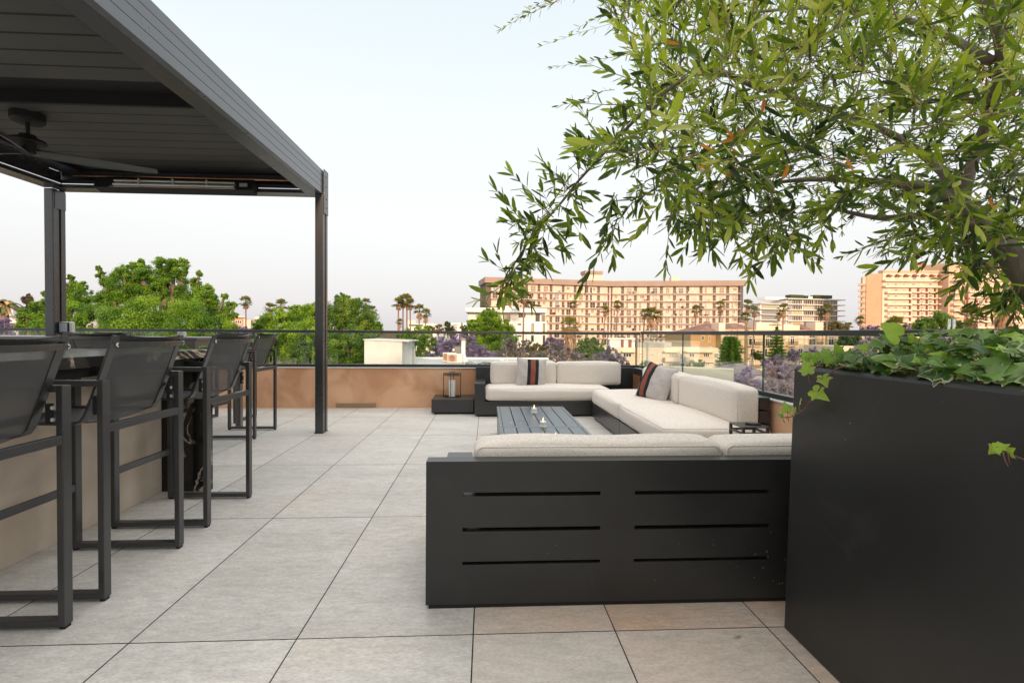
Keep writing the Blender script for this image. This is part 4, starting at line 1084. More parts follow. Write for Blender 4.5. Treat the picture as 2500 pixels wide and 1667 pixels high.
class Fac:
    """an upright wall plane between two photo columns, u metres along it, d metres out of it towards us"""
    def __init__(s, pxl, Yl, pxr, Yr, pyref=815):
        a, b = at(pxl,pyref,Yl), at(pxr,pyref,Yr)
        s.p = Vector((a.x,a.y,0)); s.u_ = Vector((b.x-a.x,b.y-a.y,0)); s.len = s.u_.length; s.u_.normalize()
        s.n = Vector((s.u_.y,-s.u_.x,0))
    def hit(s, px, py):
        d = at(px,py,1)-Vector((0,0,CAMZ)); o = Vector((0,0,CAMZ))
        t = (s.p-o).dot(s.n)/Vector((d.x,d.y,0)).dot(s.n); q = o+d*t
        return (Vector((q.x,q.y,0))-s.p).dot(s.u_), q.z
    def pt(s, u, d, z): return s.p + s.u_*u + s.n*d + Vector((0,0,z))
    def box(s, mb, u0, u1, d0, d1, z0, z1, mi=0):
        mb.hexa([s.pt(u0,d1,z0),s.pt(u1,d1,z0),s.pt(u1,d0,z0),s.pt(u0,d0,z0),s.pt(u0,d1,z1),s.pt(u1,d1,z1),s.pt(u1,d0,z1),s.pt(u0,d0,z1)], .5, mi)
        return mb
    def pbox(s, mb, x0, y0, x1, y1, d0, d1, mi=0):
        u0, z1 = s.hit(x0,y0); u1, z0 = s.hit(x1,y1)
        _, z1b = s.hit((x0+x1)/2,y0); _, z0b = s.hit((x0+x1)/2,y1)
        return s.box(mb, min(u0,u1), max(u0,u1), d0, d1, z0b, z1b, mi)
def window(f, par, u0, u1, z0, z1, glass, mull=1, fr=.07, mb=None, d=0.0, frm='frame', name='window'):
    own = mb is None
    m = MB() if own else mb
    f.box(m, u0, u1, d-.05, d+.03, z0, z1, 0)
    w_ = (u1-u0-fr*(mull+2))/(mull+1)
    for k in range(mull+1):
        a = u0+fr+(w_+fr)*k
        f.box(m, a, a+w_, d+.031, d+.045, z0+fr, z1-fr, 1)
    return m.build(name, [M[frm], M[glass]], par) if own else None
BR = random.Random(11)

# ---- long balcony block with a bend in its front
def ctr3(f): p = f.pt(f.len/2,0,GZ); return (p.x,p.y,GZ)
fl_, fr_ = Fac(1192,176,1488,184), Fac(1488,184,1808,176)
ab = empty('apartment_block', (fr_.p.x,fr_.p.y,GZ), 'long eight storey balcony apartment block with brown roof band and a bent front', 'building')
ZT = fl_.hit(1300,681)[1]; FH = 2.80; ZB = ZT-2.0
m = MB()
for f in (fl_, fr_): f.box(m, 0.01, f.len-.01, -13, 0, GZ, ZB)
m.build('wall', M['cream'], ab)
m = MB()
for f, a, b in ((fl_,-1.6,0),(fr_,0,1.2)): f.box(m, a, f.len+b, -13.3, 1.7, ZB+.01, ZT)
m.build('roof_band', M['fascia'], ab)
m = MB(); fl_.box(m, -1.0, .9, -13, .25, GZ, ZB-.01); m.build('corner_pier', M['pier'], ab)
m = MB(); fr_.box(m, fr_.len-.9, fr_.len+.3, -13, 1.2, GZ, ZB-.01); m.build('corner_pier', M['pier'], ab)
NF = 11
extra = MB(); nwin = 0; tones = ['wbrown','wtan','wtan','wtan','wpale','wpale','wpale','wgrey']
for f, n0, nb in ((fl_,.3,10),(fr_,.25,10)):
    bw = f.len/nb
    for k in range(nb+1):
        m = MB(); f.box(m, max(.95,bw*k-.45), min(f.len-.95,bw*k+.45) if k < nb or f is fl_ else f.len-.95, 0.001, .45, GZ, ZB-.02); m.build('pier', M['pier'], ab)
    for lv_ in range(NF):
        z1 = ZB-.02-FH*lv_
        z0 = z1-FH
        m = MB(); f.box(m, .5, f.len-.6, .46, 1.55, z0-.02, z0+.12)
        m.build('balcony_slab', M['slab'], ab)
        m = MB(); f.box(m, .96, f.len-.96, .46, .60, z0-.50, z0-.08); m.build('lintel', M['lintel'], ab)
        m = MB(); f.box(m, .6, f.len-.7, 1.46, 1.52, z0+1.02, z0+1.07)
        for q in range(int(f.len/2.3)): f.box(m, .6+q*2.3, .63+q*2.3, 1.47, 1.50, z0+.121, z0+1.019)
        m.build('balcony_rail', M['railbar'], ab)
        for k in range(nb):
            a = bw*k+.95; b = bw*(k+1)-.95; wd = b-a
            kind = BR.random()
            specs = []
            if kind < .48: specs = [(a+wd*BR.uniform(.1,.3), a+wd*BR.uniform(.7,.95), z0+.14, z1-.42, BR.choice(['wdark','wbrown','wdark','wgrey','wbrown','wtan','wpale']), 1)]
            elif kind < .8: specs = [(a+wd*.12, a+wd*.42, z0+.14, z1-.42, BR.choice(['wtan','wpale','wdark','wbrown']), 0)]
            else: specs = [(a+wd*BR.uniform(.1,.3), a+wd*BR.uniform(.6,.8), z0+1.05, z1-.5, BR.choice(tones), 1)]
            if kind >= .48 and BR.random() < .5: specs.append((a+wd*.55, a+wd*.88, z0+1.05, z1-.55, BR.choice(tones), 0))
            for (u0,u1,za,zb,g,mu) in specs:
                if nwin < 100 and lv_ < 7: window(f, ab, u0, u1, za, zb, g, mu); nwin += 1
                elif lv_ < 9: window(f, ab, u0, u1, za, zb, 'wbrown', mu, mb=extra)
tag(extra.build('windows', [M['frame'], M['wbrown']], ab), kind='stuff')
cl_ = MB()
for k in range(150):
    f = fl_ if BR.random() < .5 else fr_
    lv_ = BR.randrange(8); z0 = ZB-.02-FH*(lv_+1)+.121; u0 = BR.uniform(2,f.len-3); w_ = BR.uniform(.3,.9)
    f.box(cl_, u0, u0+w_, .7, 1.2, z0, z0+BR.uniform(.35,.95), BR.randrange(3))
tag(cl_.build('balcony_furniture', [M['wbrown'], M['awning'], M['hedge']], ab), kind='stuff')
for (x0,y0,x1,y1,mk,f) in ((1304,670,1323,683,'slab',fl_),(1434,668,1475,688,'cream',fl_),(1642,673,1662,686,'cream',fr_)):
    m = MB(); f.pbox(m, x0, y0, x1, y1, -6, -2); m.build('roof_plant_room', M[mk], ab)
m = MB(); fl_.pbox(m, 1432, 660, 1476, 668, -6.4, -1.6); m.build('roof_cap', M['fascia'], ab)

# ---- white modern house
fw1 = Fac(1143,72,1332,72)
wh = empty('white_house', ctr3(fw1), 'white modern house with flat overhanging roof in front of the balcony block', 'house')
m = MB(); fw1.pbox(m, 1144, 764, 1331, 905, -10, 0); m.build('wall', M['cwhite'], wh)
m = MB(); fw1.pbox(m, 1137, 753, 1332, 763.5, -10.4, 1.6); m.build('roof', M['cwhite'], wh, bevel=.05)
m = MB(); fw1.pbox(m, 1234, 786, 1331.5, 905, .02, 1.5); m.build('lower_volume', M['cwhite'], wh)
def pw_(f, par, x0, y0, x1, y1, g, mull=0, d=0.0, fr=.08, frm='frame', name='window'):
    u0, za = f.hit(x0,y1); u1, zb = f.hit(x1,y0)
    return window(f, par, min(u0,u1), max(u0,u1), za, zb, g, mull, fr, d=d, frm=frm, name=name)
pw_(fw1, wh, 1164,762.5,1180,774,'wgrey'); pw_(fw1, wh, 1229,768,1246,785,'wbrown',0,frm='wbrown',name='door')
pw_(fw1, wh, 1266,763,1283,775,'wdark',1,frm='iron'); pw_(fw1, wh, 1307,764,1318,785,'wdark',1,frm='iron'); pw_(fw1, wh, 1322,770,1331,785,'wbrown',1,frm='iron')
for x0,y0,x1,y1,g in ((1295,790,1301,811,'wyellow'),(1322,790,1328,811,'wyellow'),(1262,790,1271,794,'wyellow'),(1294,818,1301,834,'wdark'),(1322,818,1328,840,'wdark'),(1262,818,1272,822,'wgreen'),(1322,846,1329,852,'wyellow')):
    pw_(fw1, wh, x0,y0,x1,y1,g,0,1.5,.12,'iron')
for i,(x0,y0,x1,y1) in enumerate(((1220,742,1232,752),(1234,745,1243,752),(1252,746,1260,752))):
    m = MB(); fw1.pbox(m, x0,y0,x1,y1-.3,-3,-2); tag(m.build('roof_planter', M['cwhite']), ['white tub on the white house roof, tallest of three','white tub on the white house roof, middle of three','white tub on the white house roof, rightmost of three'][i], 'planter', 'white tubs on the roof')

# ---- neighbouring flat roof just below, with plant on it
nr_ = empty('flat_roof_building', (0,26,GZ), 'neighbouring building with pale flat roof just beyond the railing', 'building')
m = MB().box((-8.6,17.5,GZ),(4.3,33.7,-.66)); m.build('roof_deck', M['whiteroof'], nr_)
m = MB(); m.box((-8.6,33.4,-.659),(4.3,33.7,-.56)); m.build('parapet_edge', M['white'], nr_, bevel=.02)
fb = Fac(889,24,982,24)
m = MB(); u0, zt = fb.hit(889,830.5); u1, ztr = fb.hit(982,834.5)
m.hexa([fb.pt(0,0,-.66),fb.pt(u1,0,-.66),fb.pt(u1+.25,-3.2,-.66),fb.pt(0,-3.2,-.66),fb.pt(0,0,zt),fb.pt(u1,0,ztr),fb.pt(u1+.1,-3.2,ztr),fb.pt(0,-3.2,zt)])
m.build('stair_bulkhead', M['offwhite'], nr_, bevel=.03)
m = MB(); m.hexa([fb.pt(-.03,.04,zt+.002),fb.pt(u1+.35,.04,ztr+.002),fb.pt(u1+.35,-3.25,ztr+.002),fb.pt(-.03,-3.25,zt+.002),fb.pt(-.03,.04,zt+.06),fb.pt(u1+.35,.04,ztr+.06),fb.pt(u1+.35,-3.25,ztr+.06),fb.pt(-.03,-3.25,zt+.06)])
m.build('bulkhead_cap', M['offwhite'], nr_, bevel=.01)
pi = empty('vent_pipe', at(1131,880,30), 'white vent pipe with brown cap standing on the pale flat roof', 'pipe')
pb = at(1131,879,30)
MB().lathe([(.34,0),(.26,.14),(.155,.4),(.13,.5),(.13,1.32)], (pb.x,pb.y,-.659), 18).build('pipe', M['white'], pi, smooth=True)
MB().lathe([(.17,1.33),(.17,1.44),(.02,1.47)], (pb.x,pb.y,-.659), 18).build('cap', M['fascia'], pi)
def acunit(px0, px1, pyt, Y_, lab):
    f = Fac(px0,Y_,px1,Y_-.35); r_ = empty('air_conditioner', ctr3(f), lab, 'air conditioner', 'air conditioners on the flat roof')
    r_.location.z = -.64
    zt_ = f.hit((px0+px1)/2,pyt)[1]
    m = MB(); f.box(m, 0, f.len, -.35, 0, -.60, zt_); m.build('casing', M['cwhite'], r_, bevel=.02)
    m = MB(); f.box(m, .02, f.len, -.33, -.29, -.655, -.601); f.box(m, .02, f.len, -.06, -.02, -.655, -.601); m.build('feet', M['greyroof'], r_)
    m = MB(); f.box(m, .03, f.len*.7, .0015, .012, -.55, zt_-.04); m.build('front_grille', mat('peach_grille', (.52,.33,.22), rough=.6), r_)
    c = f.pt(f.len*.37,.016,(-.6+zt_)/2); h_ = (zt_+.6)*.40
    m = MB(); m.disc(c, f.n, h_, .012, 26); m.build('fan_guard', mat('fan_guard', (.23,.12,.08), rough=.6), r_)
    m = MB()
    for q in (.85,.6,.35):
        ring_ = [c + f.n*.012 + (f.u_*math.cos(a)+Vector((0,0,1))*math.sin(a))*h_*q for a in [k*math.pi/12 for k in range(25)]]
        m.tube(ring_, .008, 4, .5, False)
    m.build('guard_ring', mat('peach_grille2', (.52,.33,.22), rough=.6), r_)
acunit(1081,1107,861,29.4,'pale air conditioner mostly hidden behind its twin on the flat roof')
acunit(1091,1127,864,28.6,'pale air conditioner with round brown fan in front on the flat roof')
f = Fac(1104,31.5,1129,31.5); cu = empty('condenser', ctr3(f), 'dark louvred condenser box beside the white vent pipe', 'condenser'); cu.location.z = -.64
m = MB(); f.pbox(m, 1105,844,1129,864,-.8,0); m.build('casing', M['iron'], cu)
m = MB()
u0, z0_ = f.hit(1110,862); u1, z1_ = f.hit(1128,846)
for k in range(7): f.box(m, u0, u1, .001, .03, z0_+(z1_-z0_)*k/7, z0_+(z1_-z0_)*(k+.5)/7)
m.build('louvre_panel', M['greyroof'], cu)
m = MB(); f.pbox(m, 1105,851,1109.5,857,.001,.02); m.build('name_plate', M['white'], cu)
m = MB(); f.box(m, .1, f.len-.1, -.7, -.1, -.659, f.hit(1115,864)[1]-.01); m.build('stand', M['greyroof'], cu)
cb_ = MB()
for k in range(7):
    pts = [at(1136+q*12+BR.uniform(-4,4), 884+BR.uniform(-3.5,3.5)+q*.3, 27.5+BR.uniform(-2,2)) for q in range(9)]
    pts = [Vector((p.x,p.y,-.64+BR.uniform(0,.05))) for p in pts]
    cb_.tube(smooth_path(pts,3), .018, 5)
tag(cb_.build('roof_cables', M['iron']), 'tangle of dark cables lying across the pale flat roof', 'cables')
vb = empty('roof_vent', at(1225,884,28), 'small white roof vent at the right end of the flat roof', 'vent'); vb.location.z = -.659
c = at(1225,884,28)
MB().lathe([(.2,0),(.16,.05),(.09,.1),(.09,.2),(.15,.21),(.12,.27),(.02,.29)], (c.x,c.y,-.659), 14).build('cowl', M['white'], vb, smooth=True)
m = MB(); m.tube([(c.x+.3,c.y,-.659),(c.x+.3,c.y,-.40)], .035, 8); m.build('stub_pipe', M['white'], vb)
f = Fac(930,48,984,48); m = MB(); f.pbox(m, 928,813,986,829,-6,0); f.pbox(m, 928,808,936,816,-1,.1); tag(m.build('dark_rooftop', M['iron']), 'dark grey rooftop parapet behind the white roof bulkhead', 'roof')

# ---- olive tan parapet seen through the right railing
f = Fac(1600,11.5,1789,10.5)
m = MB(); f.box(m, -.2, f.len, -.25, 0, GZ, f.hit(1700,897)[1]); tag(m.build('boundary_wall', M['flatcream'], bevel=.02), 'pale tan boundary wall just beyond the right railing behind the long sofa', 'wall')

# ---- beige flats
f = Fac(1380,86,1775,80)
bf = empty('beige_flats', ctr3(f), 'low cream apartment building with slab balconies below the balcony block', 'building')
m = MB(); f.pbox(m, 1470,850,1775,960,-12,0); m.build('wall', M['flatcream'], bf)
m = MB(); f.pbox(m, 1490,829,1553,849.5,-9,-3); m.build('roof_room', M['cwhite'], bf)
m = MB(); f.pbox(m, 1486,826,1556,829,-9.5,-2.5); m.build('roof_room_cap', M['slab'], bf)
for x0, x1 in ((1518,1525),(1537,1545)):
    m = MB(); f.pbox(m, x0,830,x1,849,-2.98,-2.9); m.build('brown_panel', M['redframe'], bf)
m = MB(); f.pbox(m, 1556,836,1648,850.5,-9,-4); m.build('roof_screen', M['greyroof'], bf)
for x0, x1, y in ((1519,1552,857),(1621,1657,857),(1672,1742,857)):
    m = MB(); f.pbox(m, x0,y,x1,y+3,.01,1.3); m.build('canopy', M['flatcream'], bf)
for x0, x1, y0, y1 in ((1622,1658,872,882),(1672,1746,872,883),(1690,1775,900,908)):
    m = MB(); f.pbox(m, x0,y0,x1,y1,.01,1.4); m.build('balcony', M['cream'], bf)
for x0,y0,x1,y1,g,mu in ((1505,861,1513,871,'wgrey',0),(1521,862,1542,872,'wdark',2),(1560,861,1569,866,'wtan',0),(1584,863,1598,868,'wtan',1),(1608,862,1620,876,'wpale',1),(1633,862,1645,871,'wgrey',1),(1659,862,1670,877,'wgrey',0),(1682,862,1696,872,'wdark',1),(1717,862,1732,872,'wdark',2),(1742,861,1755,876,'wgrey',0),(1525,885,1540,893,'wdark',1),(1608,886,1620,898,'wdark',1),(1633,886,1645,898,'wgrey',1),(1717,885,1733,894,'wgrey',2),(1660,886,1672,898,'wdark',0)):
    pw_(f, bf, x0,y0,x1,y1,g,mu,0,.1)

# ---- mediterranean apartments
f = Fac(1698,112,2044,118)
ma = empty('villa_apartments', ctr3(f), 'butter yellow apartments with arched windows, iron balconies and brown tiled roofs', 'building')
m = MB(); f.pbox(m, 1760,805,2043,960,-14,0); m.build('wall', M['butter'], ma)
m = MB(); f.pbox(m, 1698,812,1760,960,-14,-2.0); m.build('side_wall', M['orangewall'], ma)
m = MB(); f.pbox(m, 1760,824.5,2046,827,.01,.35); m.build('cornice', M['cream'], ma)
def hip(x0, x1, yb, yt, x2, x3, mk='rooftile'):
    m = MB(); (a, zb_), (b, _), (c_, zt_), (d_, _) = f.hit(x0,yb), f.hit(x1,yb), f.hit(x2,yt), f.hit(x3,yt)
    m.hexa([f.pt(a,.6,zb_),f.pt(b,.6,zb_),f.pt(b,-12,zb_),f.pt(a,-12,zb_),f.pt(c_,-5,zt_),f.pt(d_,-5,zt_),f.pt(d_,-6,zt_),f.pt(c_,-6,zt_)]); m.build('roof', M[mk], ma)
hip(1700,1856,811,788,1762,1836); hip(1965,1999,808,790,1982,1992)
for x0,y0,x1,y1,mk,d in ((1749,788,1764,812,'cream',1.0),(1854,787,1893,806,'cream',-1),(1895,789,1916,806,'cream',-1.5),(1916,791,1968,806,'cream',-2),(1987,786,2006,808,'cream',.5),(1770,787,1860,790,'cream',-6)):
    m = MB(); f.pbox(m, x0,y0,x1,y1,d-3,d); m.build('parapet_block', M[mk], ma)
m = MB(); f.pbox(m, 1884,792,1915,793.5,-.9,-.8); f.pbox(m,1952,790.5,1975,792,-1.9,-1.7); m.build('roof_trim', M['rooftile'], ma)
def arch(px, y0, y1, w_, d=.0):
    u, zb_ = f.hit(px,y1); _, zt_ = f.hit(px,y0); r_ = w_*112/F/2
    m = MB(); pts = [(-r_,zb_),(r_,zb_)] + [(r_*math.cos(a),zt_-r_+r_*math.sin(a)) for a in [k*math.pi/10 for k in range(11)]]
    for dd, mi in ((.05,1),):
        m.add([f.pt(u+x,d+dd,z) for x, z in pts]+[f.pt(u+x,d+.002,z) for x, z in pts], [tuple(range(len(pts)))]+[(i,(i+1)%len(pts),len(pts)+(i+1)%len(pts),len(pts)+i) for i in range(len(pts))], .5, 1)
    for k in (-.5,0,.5): f.box(m, u+r_*k-.05, u+r_*k+.05, d+.052, d+.09, zb_, zt_-.15, 0)
    f.box(m, u-r_, u+r_, d+.052, d+.09, zt_-r_-.06, zt_-r_+.06, 0)
    m.build('arched_window', [M['frame'], M['wdark']], ma)
arch(1878,817,845,20); arch(1983,817,845,17)
for x0,y0,x1,y1,g,mu in ((1724,819,1732,831,'wdark',1),(1726,848,1732,853,'wdark',0),(1745,846,1749,853,'wdark',0),(1742,819,1748,835,'wtan',0)):
    pw_(f, ma, x0,y0,x1,y1,g,mu,-2.0,.14)
for x0,y0,x1,y1,g,mu in ((1762,818,1769,826,'wpale',0),(1778,819,1790,828,'wpale',1),(1827,820,1845,842,'wdark',1),(1929,820,1940,842,'wdark',1),(1950,820,1960,839,'wpale',1),(2022,821,2036,843,'wdark',1),(1831,850,1844,870,'wdark',1),(1866,850,1874,872,'wdark',0),(1929,850,1939,866,'wdark',0),(1948,850,1960,862,'wdark',1),(2021,851,2034,862,'wdark',1),(1827,878,1842,896,'wgrey',1),(1918,820,1923,834,'wpale',0),(1866,877,1873,896,'wdark',0)):
    pw_(f, ma, x0,y0,x1,y1,g,mu,0,.16)
for x0,x1,yt,yb_ in ((1824,1856,834,844),(1866,1888,834,844),(1917,1941,833,843),(1986,2003,834,844),(2019,2041,834,844),(1824,1855,863,873),(1866,1890,863,873),(1824,1856,890,899)):
    m = MB(); f.pbox(m, x0,yb_,x1,yb_+2,.02,1.1); b_o = m.build('balcony', M['cream'], ma)
    m = MB(); u0, z1_ = f.hit(x0,yt); u1, z0_ = f.hit(x1,yb_)
    f.box(m, u0, u1, 1.0, 1.06, z1_-.06, z1_)
    k = u0
    while k < u1: f.box(m, k, k+.05, 1.01, 1.05, z0_, z1_-.061); k += .16
    m.build('iron_rail', M['iron'], b_o)
m = MB()
for k in range(9):
    f.pbox(m, 1965.5,818+k*6,1970+(k%2),823+k*6,.01,.12)
m.build('quoins', M['frame'], ma)

# ---- glass block
f1, f2 = Fac(1857,262,1903,268), Fac(1920,266,2045,272)
gb = empty('glass_apartments', ctr3(f2), 'pale glass apartment building with hedges along its roof', 'building')
m = MB(); f1.box(m, 0, f1.len+3.5, -20, -.5, GZ, f1.hit(1880,741)[1]); f2.box(m, 0, f2.len, -22, -.5, GZ, f2.hit(1980,733)[1]-.3); m.build('wall', M['cwhite'], gb)
for k in range(7):
    y = 741+13.2*k
    m = MB(); f1.pbox(m, 1851,y,1906,y+1.8,-4,1.6); m.build('floor_slab', M['slab'], gb)
    m = MB(); f1.pbox(m, 1861,y+2,1900,y+12.6,-.45,-.2); m.build('glass_band', M['wgrey'] if k else M['wgreen'], gb)
for k in range(7):
    y = 730+13.2*k
    m = MB(); f2.pbox(m, 1918,y,2057 if k else 2058,y+2.2,-6,1.8); m.build('floor_slab', M['slab'], gb)
    for x0, x1, g in ((1924,1933,'wgrey'),(1934,1958,'wyellow' if k in (2,4,5) else 'wdark'),(1963,1986,'wgreen' if k % 2 else 'wdark'),(1988,2008,'wdark'),(2010,2024,'wgrey'),(2028,2044,'wgrey')):
        m = MB(); u0, z1_ = f2.hit(x0,y+2.6); u1, z0_ = f2.hit(x1,y+12.8)
        f2.box(m, u0, u1, -.48, -.2, z0_, z1_, 1); n_ = max(2,int((x1-x0)/4))
        for q in range(n_+1): f2.box(m, u0+(u1-u0)*q/n_-.12, u0+(u1-u0)*q/n_+.12, -.199, .05, z0_, z1_, 0)
        m.build('window', [M['frame'], M[g]], gb)
m = MB(); f2.pbox(m, 1885,724,1945,731,-12,-5); m.build('roof_deck', M['slab'], gb)
for x0, x1, y0 in ((1937,1969,719),(1972,1981,721),(1998,2039,720)):
    m = MB(); f2.pbox(m, x0,y0,x1,728,-6,-2); m.build('roof_hedge', M['hedge'], gb)
m = MB(); f2.pbox(m, 1980,722,1999,729,-7,-4); m.build('lift_housing', M['cwhite'], gb)

# ---- big hotel on the right
fs_, fm, fh2 = Fac(2113,241.5,2152,238), Fac(2152,238,2310,236), Fac(2318,230,2520,232)
ho = empty('hotel', ctr3(fm), 'large peach hotel with curved balconies and arched top windows far right', 'hotel')
m = MB(); fs_.box(m, 0, fs_.len, -20, -.3, GZ, fs_.hit(2113,669)[1]); m.build('end_wall', M['tanwall'], ho)
zt_ = fm.hit(2200,660)[1]
m = MB(); fm.box(m, .05, fm.len, -3, 0, GZ, zt_-1.0); fm.box(m, 14, fm.len-.1, -24, -3.01, GZ, zt_-1.0); m.build('wall', M['hotelpale'], ho)
m = MB(); fm.box(m, -.2, fm.len, -3, .5, zt_-1.0, zt_); m.build('cornice', M['hotelwall'], ho)
ft = Fac(2226,252,2312,236); 
m = MB(); ft.box(m, 0, ft.len, -14, 0, GZ, ft.hit(2308,642)[1]); m.build('tower_wall', M['tanwall'], ho)
m = MB(); fh2.box(m, 0, fh2.len, -24, -1, GZ, fh2.hit(2400,648)[1]); m.build('wing_wall', M['hotelwall'], ho)
m = MB(); fh2.box(m, 10, fh2.len, -2, 0, GZ, fh2.hit(2400,664)[1]); m.build('wing_front', M['hotelpale'], ho)
# left end balconies
fe = Fac(2096,244,2113,242)
m = MB(); fe.box(m, fe.len*.45, fe.len, -6, 0, GZ, fe.hit(2106,671)[1]); m.build('end_bay', M['hotelpale'], ho)
PH_ = 14.3
for k in range(9):
    m = MB(); y = 693+14.0*k; fe.pbox(m, 2095,y,2113,y+5,.02,2.2); m.build('balcony', M['hotelwall'], ho)
for k in range(9):
    y = 684+PH_*k
    x1 = 2303 if k < 2 else 2220
    m = MB(); fm.pbox(m, 2155 if k < 2 else 2160,y,x1,y+4.6,.02,2.0); m.build('balcony', M['hotelpale'], ho)
    if k >= 2:
        for q in range(4):
            xa = 2223+q*20.5
            m = MB(); fm.pbox(m, xa,y+.5,xa+17.5,y+3.2,.6,1.8); m.build('small_balcony', M['hotelpale'], ho)
            m = MB(); fm.pbox(m, xa-4,y-10,xa-.8,y+4,.02,.5); m.build('red_pier', M['redframe'], ho)
        m = MB(); fm.pbox(m, 2219,y+3.4,2304,y+4.6,.02,.9); m.build('red_ledge', M['redframe'], ho)
hw = MB(); hn = 0
for k in range(1,9):
    for q in range(8):
        x = (2165,2183,2204,2226,2247,2267,2288,2297)[q]
        if q == 7: continue
        y = 691+PH_*(k-1)
        u0, z1_ = fm.hit(x,y); u1, z0_ = fm.hit(x+BR.choice((6,8,9)),y+6.2)
        window(fm, ho, u0, u1, z0_, z1_, BR.choice(['wbrown','wtan','wpale','wdark']), 2, .2)
for x in (2169,2190,2211,2232,2253,2274,2294):
    u, zb_ = fm.hit(x,683); r_ = 7.2*237/F; zc = zb_+1.55
    m = MB(); fm.box(m, u-r_*.55, u+r_*.55, .001, .1, zb_+.1, zc-.1); m.build('window', M['wgrey' if BR.random() < .5 else 'wpale'], ho)
    m = MB(); n_ = 8; ring0 = [(u+r_*math.cos(math.pi*i/n_), zc+r_*.9*math.sin(math.pi*i/n_)) for i in range(n_+1)]
    apex = [fm.pt(u+r_*.0,.05,zc+r_*.95)]
    vs = [fm.pt(a,.02,z) for a, z in ring0] + [fm.pt(u+(a-u)*.95,1.6,zc+(z-zc)*.35) for a, z in ring0]
    m.add(vs, [(i,i+1,n_+2+i,n_+1+i) for i in range(n_)]+[tuple(n_+1+i for i in range(n_+1))]); m.build('awning', M['awning'], ho)
for k in range(10):
    y = 684+PH_*k
    m = MB(); fh2.pbox(m, 2324,y,2348,y+4.6,-1+.02,1.2); m.build('balcony', M['hotelpale'], ho)
    m = MB(); fh2.pbox(m, 2360,y,2510,y+3.6,.02,1.6); m.build('balcony', M['hotelpale'], ho)
    u0, z1_ = fh2.hit(2330,y-8.5); u1, z0_ = fh2.hit(2341,y-3); window(fh2, ho, u0, u1, z0_, z1_, 'wbrown', 2, .2, d=-1)
    for q in range(6):
        x = 2366+q*23
        u0, z1_ = fh2.hit(x,y-9); u1, z0_ = fh2.hit(x+9,y-1); window(fh2, ho, u0, u1, z0_, z1_, BR.choice(['wbrown','wtan','wpale']), 2, .2)
        if k > 1:
            m = MB(); fh2.pbox(m, x-7,y-9,x-4,y+3,.02,.5); m.build('red_pier', M['redframe'], ho)
m = MB(); p = fm.pt(fm.hit(2267,650)[0],-3,zt_); m.tube([p,p+Vector((0,0,4.6))], .12, 6); fpo = m.build('flagpole', M['white'], ho)
m = MB(); q = p+Vector((0,0,3.0)); m.hexa([q+Vector((-.05,0,0)),q+Vector((-2.2,.3,-.2)),q+Vector((-2.2,.34,-.2)),q+Vector((-.05,.05,0)),q+Vector((-.05,0,1.3)),q+Vector((-2.2,.3,1.1)),q+Vector((-2.2,.34,1.1)),q+Vector((-.05,.05,1.3))]); m.build('flag', mat('red_flag', (.6,.08,.05), rough=.7), fpo)

# ---- smaller far buildings
def simple(name, label, px0, Y0_, px1, Y1_, ytop, mk, depth=12, wins=(), extras=()):
    f = Fac(px0,Y0_,px1,Y1_); r_ = empty(name, ctr3(f), label, 'building')
    m = MB(); f.box(m, 0, f.len, -depth, 0, GZ, f.hit((px0+px1)/2,ytop)[1]); m.build('wall', M[mk], r_)
    for (x0,y0,x1,y1,mk2,d0,d1,nm) in extras:
        m = MB(); f.pbox(m, x0,y0,x1,y1,d0,d1); m.build(nm, M[mk2], r_)
    for (x0,y0,x1,y1,g,mu) in wins: pw_(f, r_, x0,y0,x1,y1,g,mu,0,.15)
    return r_
simple('white_building','flat white building with a green roof screen at the far left edge',-60,62,50,60,757,'cwhite',14,[(-8,775,6,786,'wgrey',1)],[(-60,744,36,757,'hedge',-6,-4,'roof_screen'),(-60,770,51,773,'slab',.02,.3,'ledge'),(26,750,34,755,'white',-3.98,-3.9,'roof_sign')])
simple('orange_building','orange lit building behind the big tree, left of the pergola post',553,150,592,152,774,'orangewall',14,[(574,782,590,790,'wbrown',2),(574,797,588,804,'wbrown',1),(560,782,568,790,'wtan',0)],[(551,772,600,775,'cream',-14,1,'roof_edge'),(594,780,612,802,'cream',-3,.5,'side_block')])
simple('grey_building','pale building with dark roof band beside the orange building, below a tall palm',598,165,632,165,783,'cwhite',12,[(604,790,612,794,'wgrey',0)],[(600,779,634,783,'greyroof',-8,.6,'roof_edge'),(615,774,628,780,'slab',-6,-2,'roof_box')])
simple('white_block','long white low building with brown band behind the palm clump',996,170,1068,170,790,'cwhite',14,[(1020,799,1032,806,'wgrey',1)],[(998,792,1033,796,'pier',.02,.2,'dark_band'),(1036,787,1058,792,'greyroof',-6,-3,'roof_plant'),(990,781,1010,791,'cream',-9,-4,'roof_room'),(1034,794,1062,804,'cream',.02,.4,'side_bay')])
simple('white_tower','narrow white building with a dark glazed strip left of the white house',1091,140,1138,142,788,'cwhite',12,[(1104,791,1117,824,'wgrey',0)],[(1092,790,1095,826,'pier',.02,.2,'dark_pier'),(1126,788,1129,826,'pier',.02,.2,'dark_pier'),(1109,795,1116,798,'cream',.06,.2,'balcony'),(1109,802,1116,805,'cream',.06,.2,'balcony')])
simple('cream_building','cream building edge beyond the jacaranda, below the right railing',2040,95,2110,95,845,'cream',10)

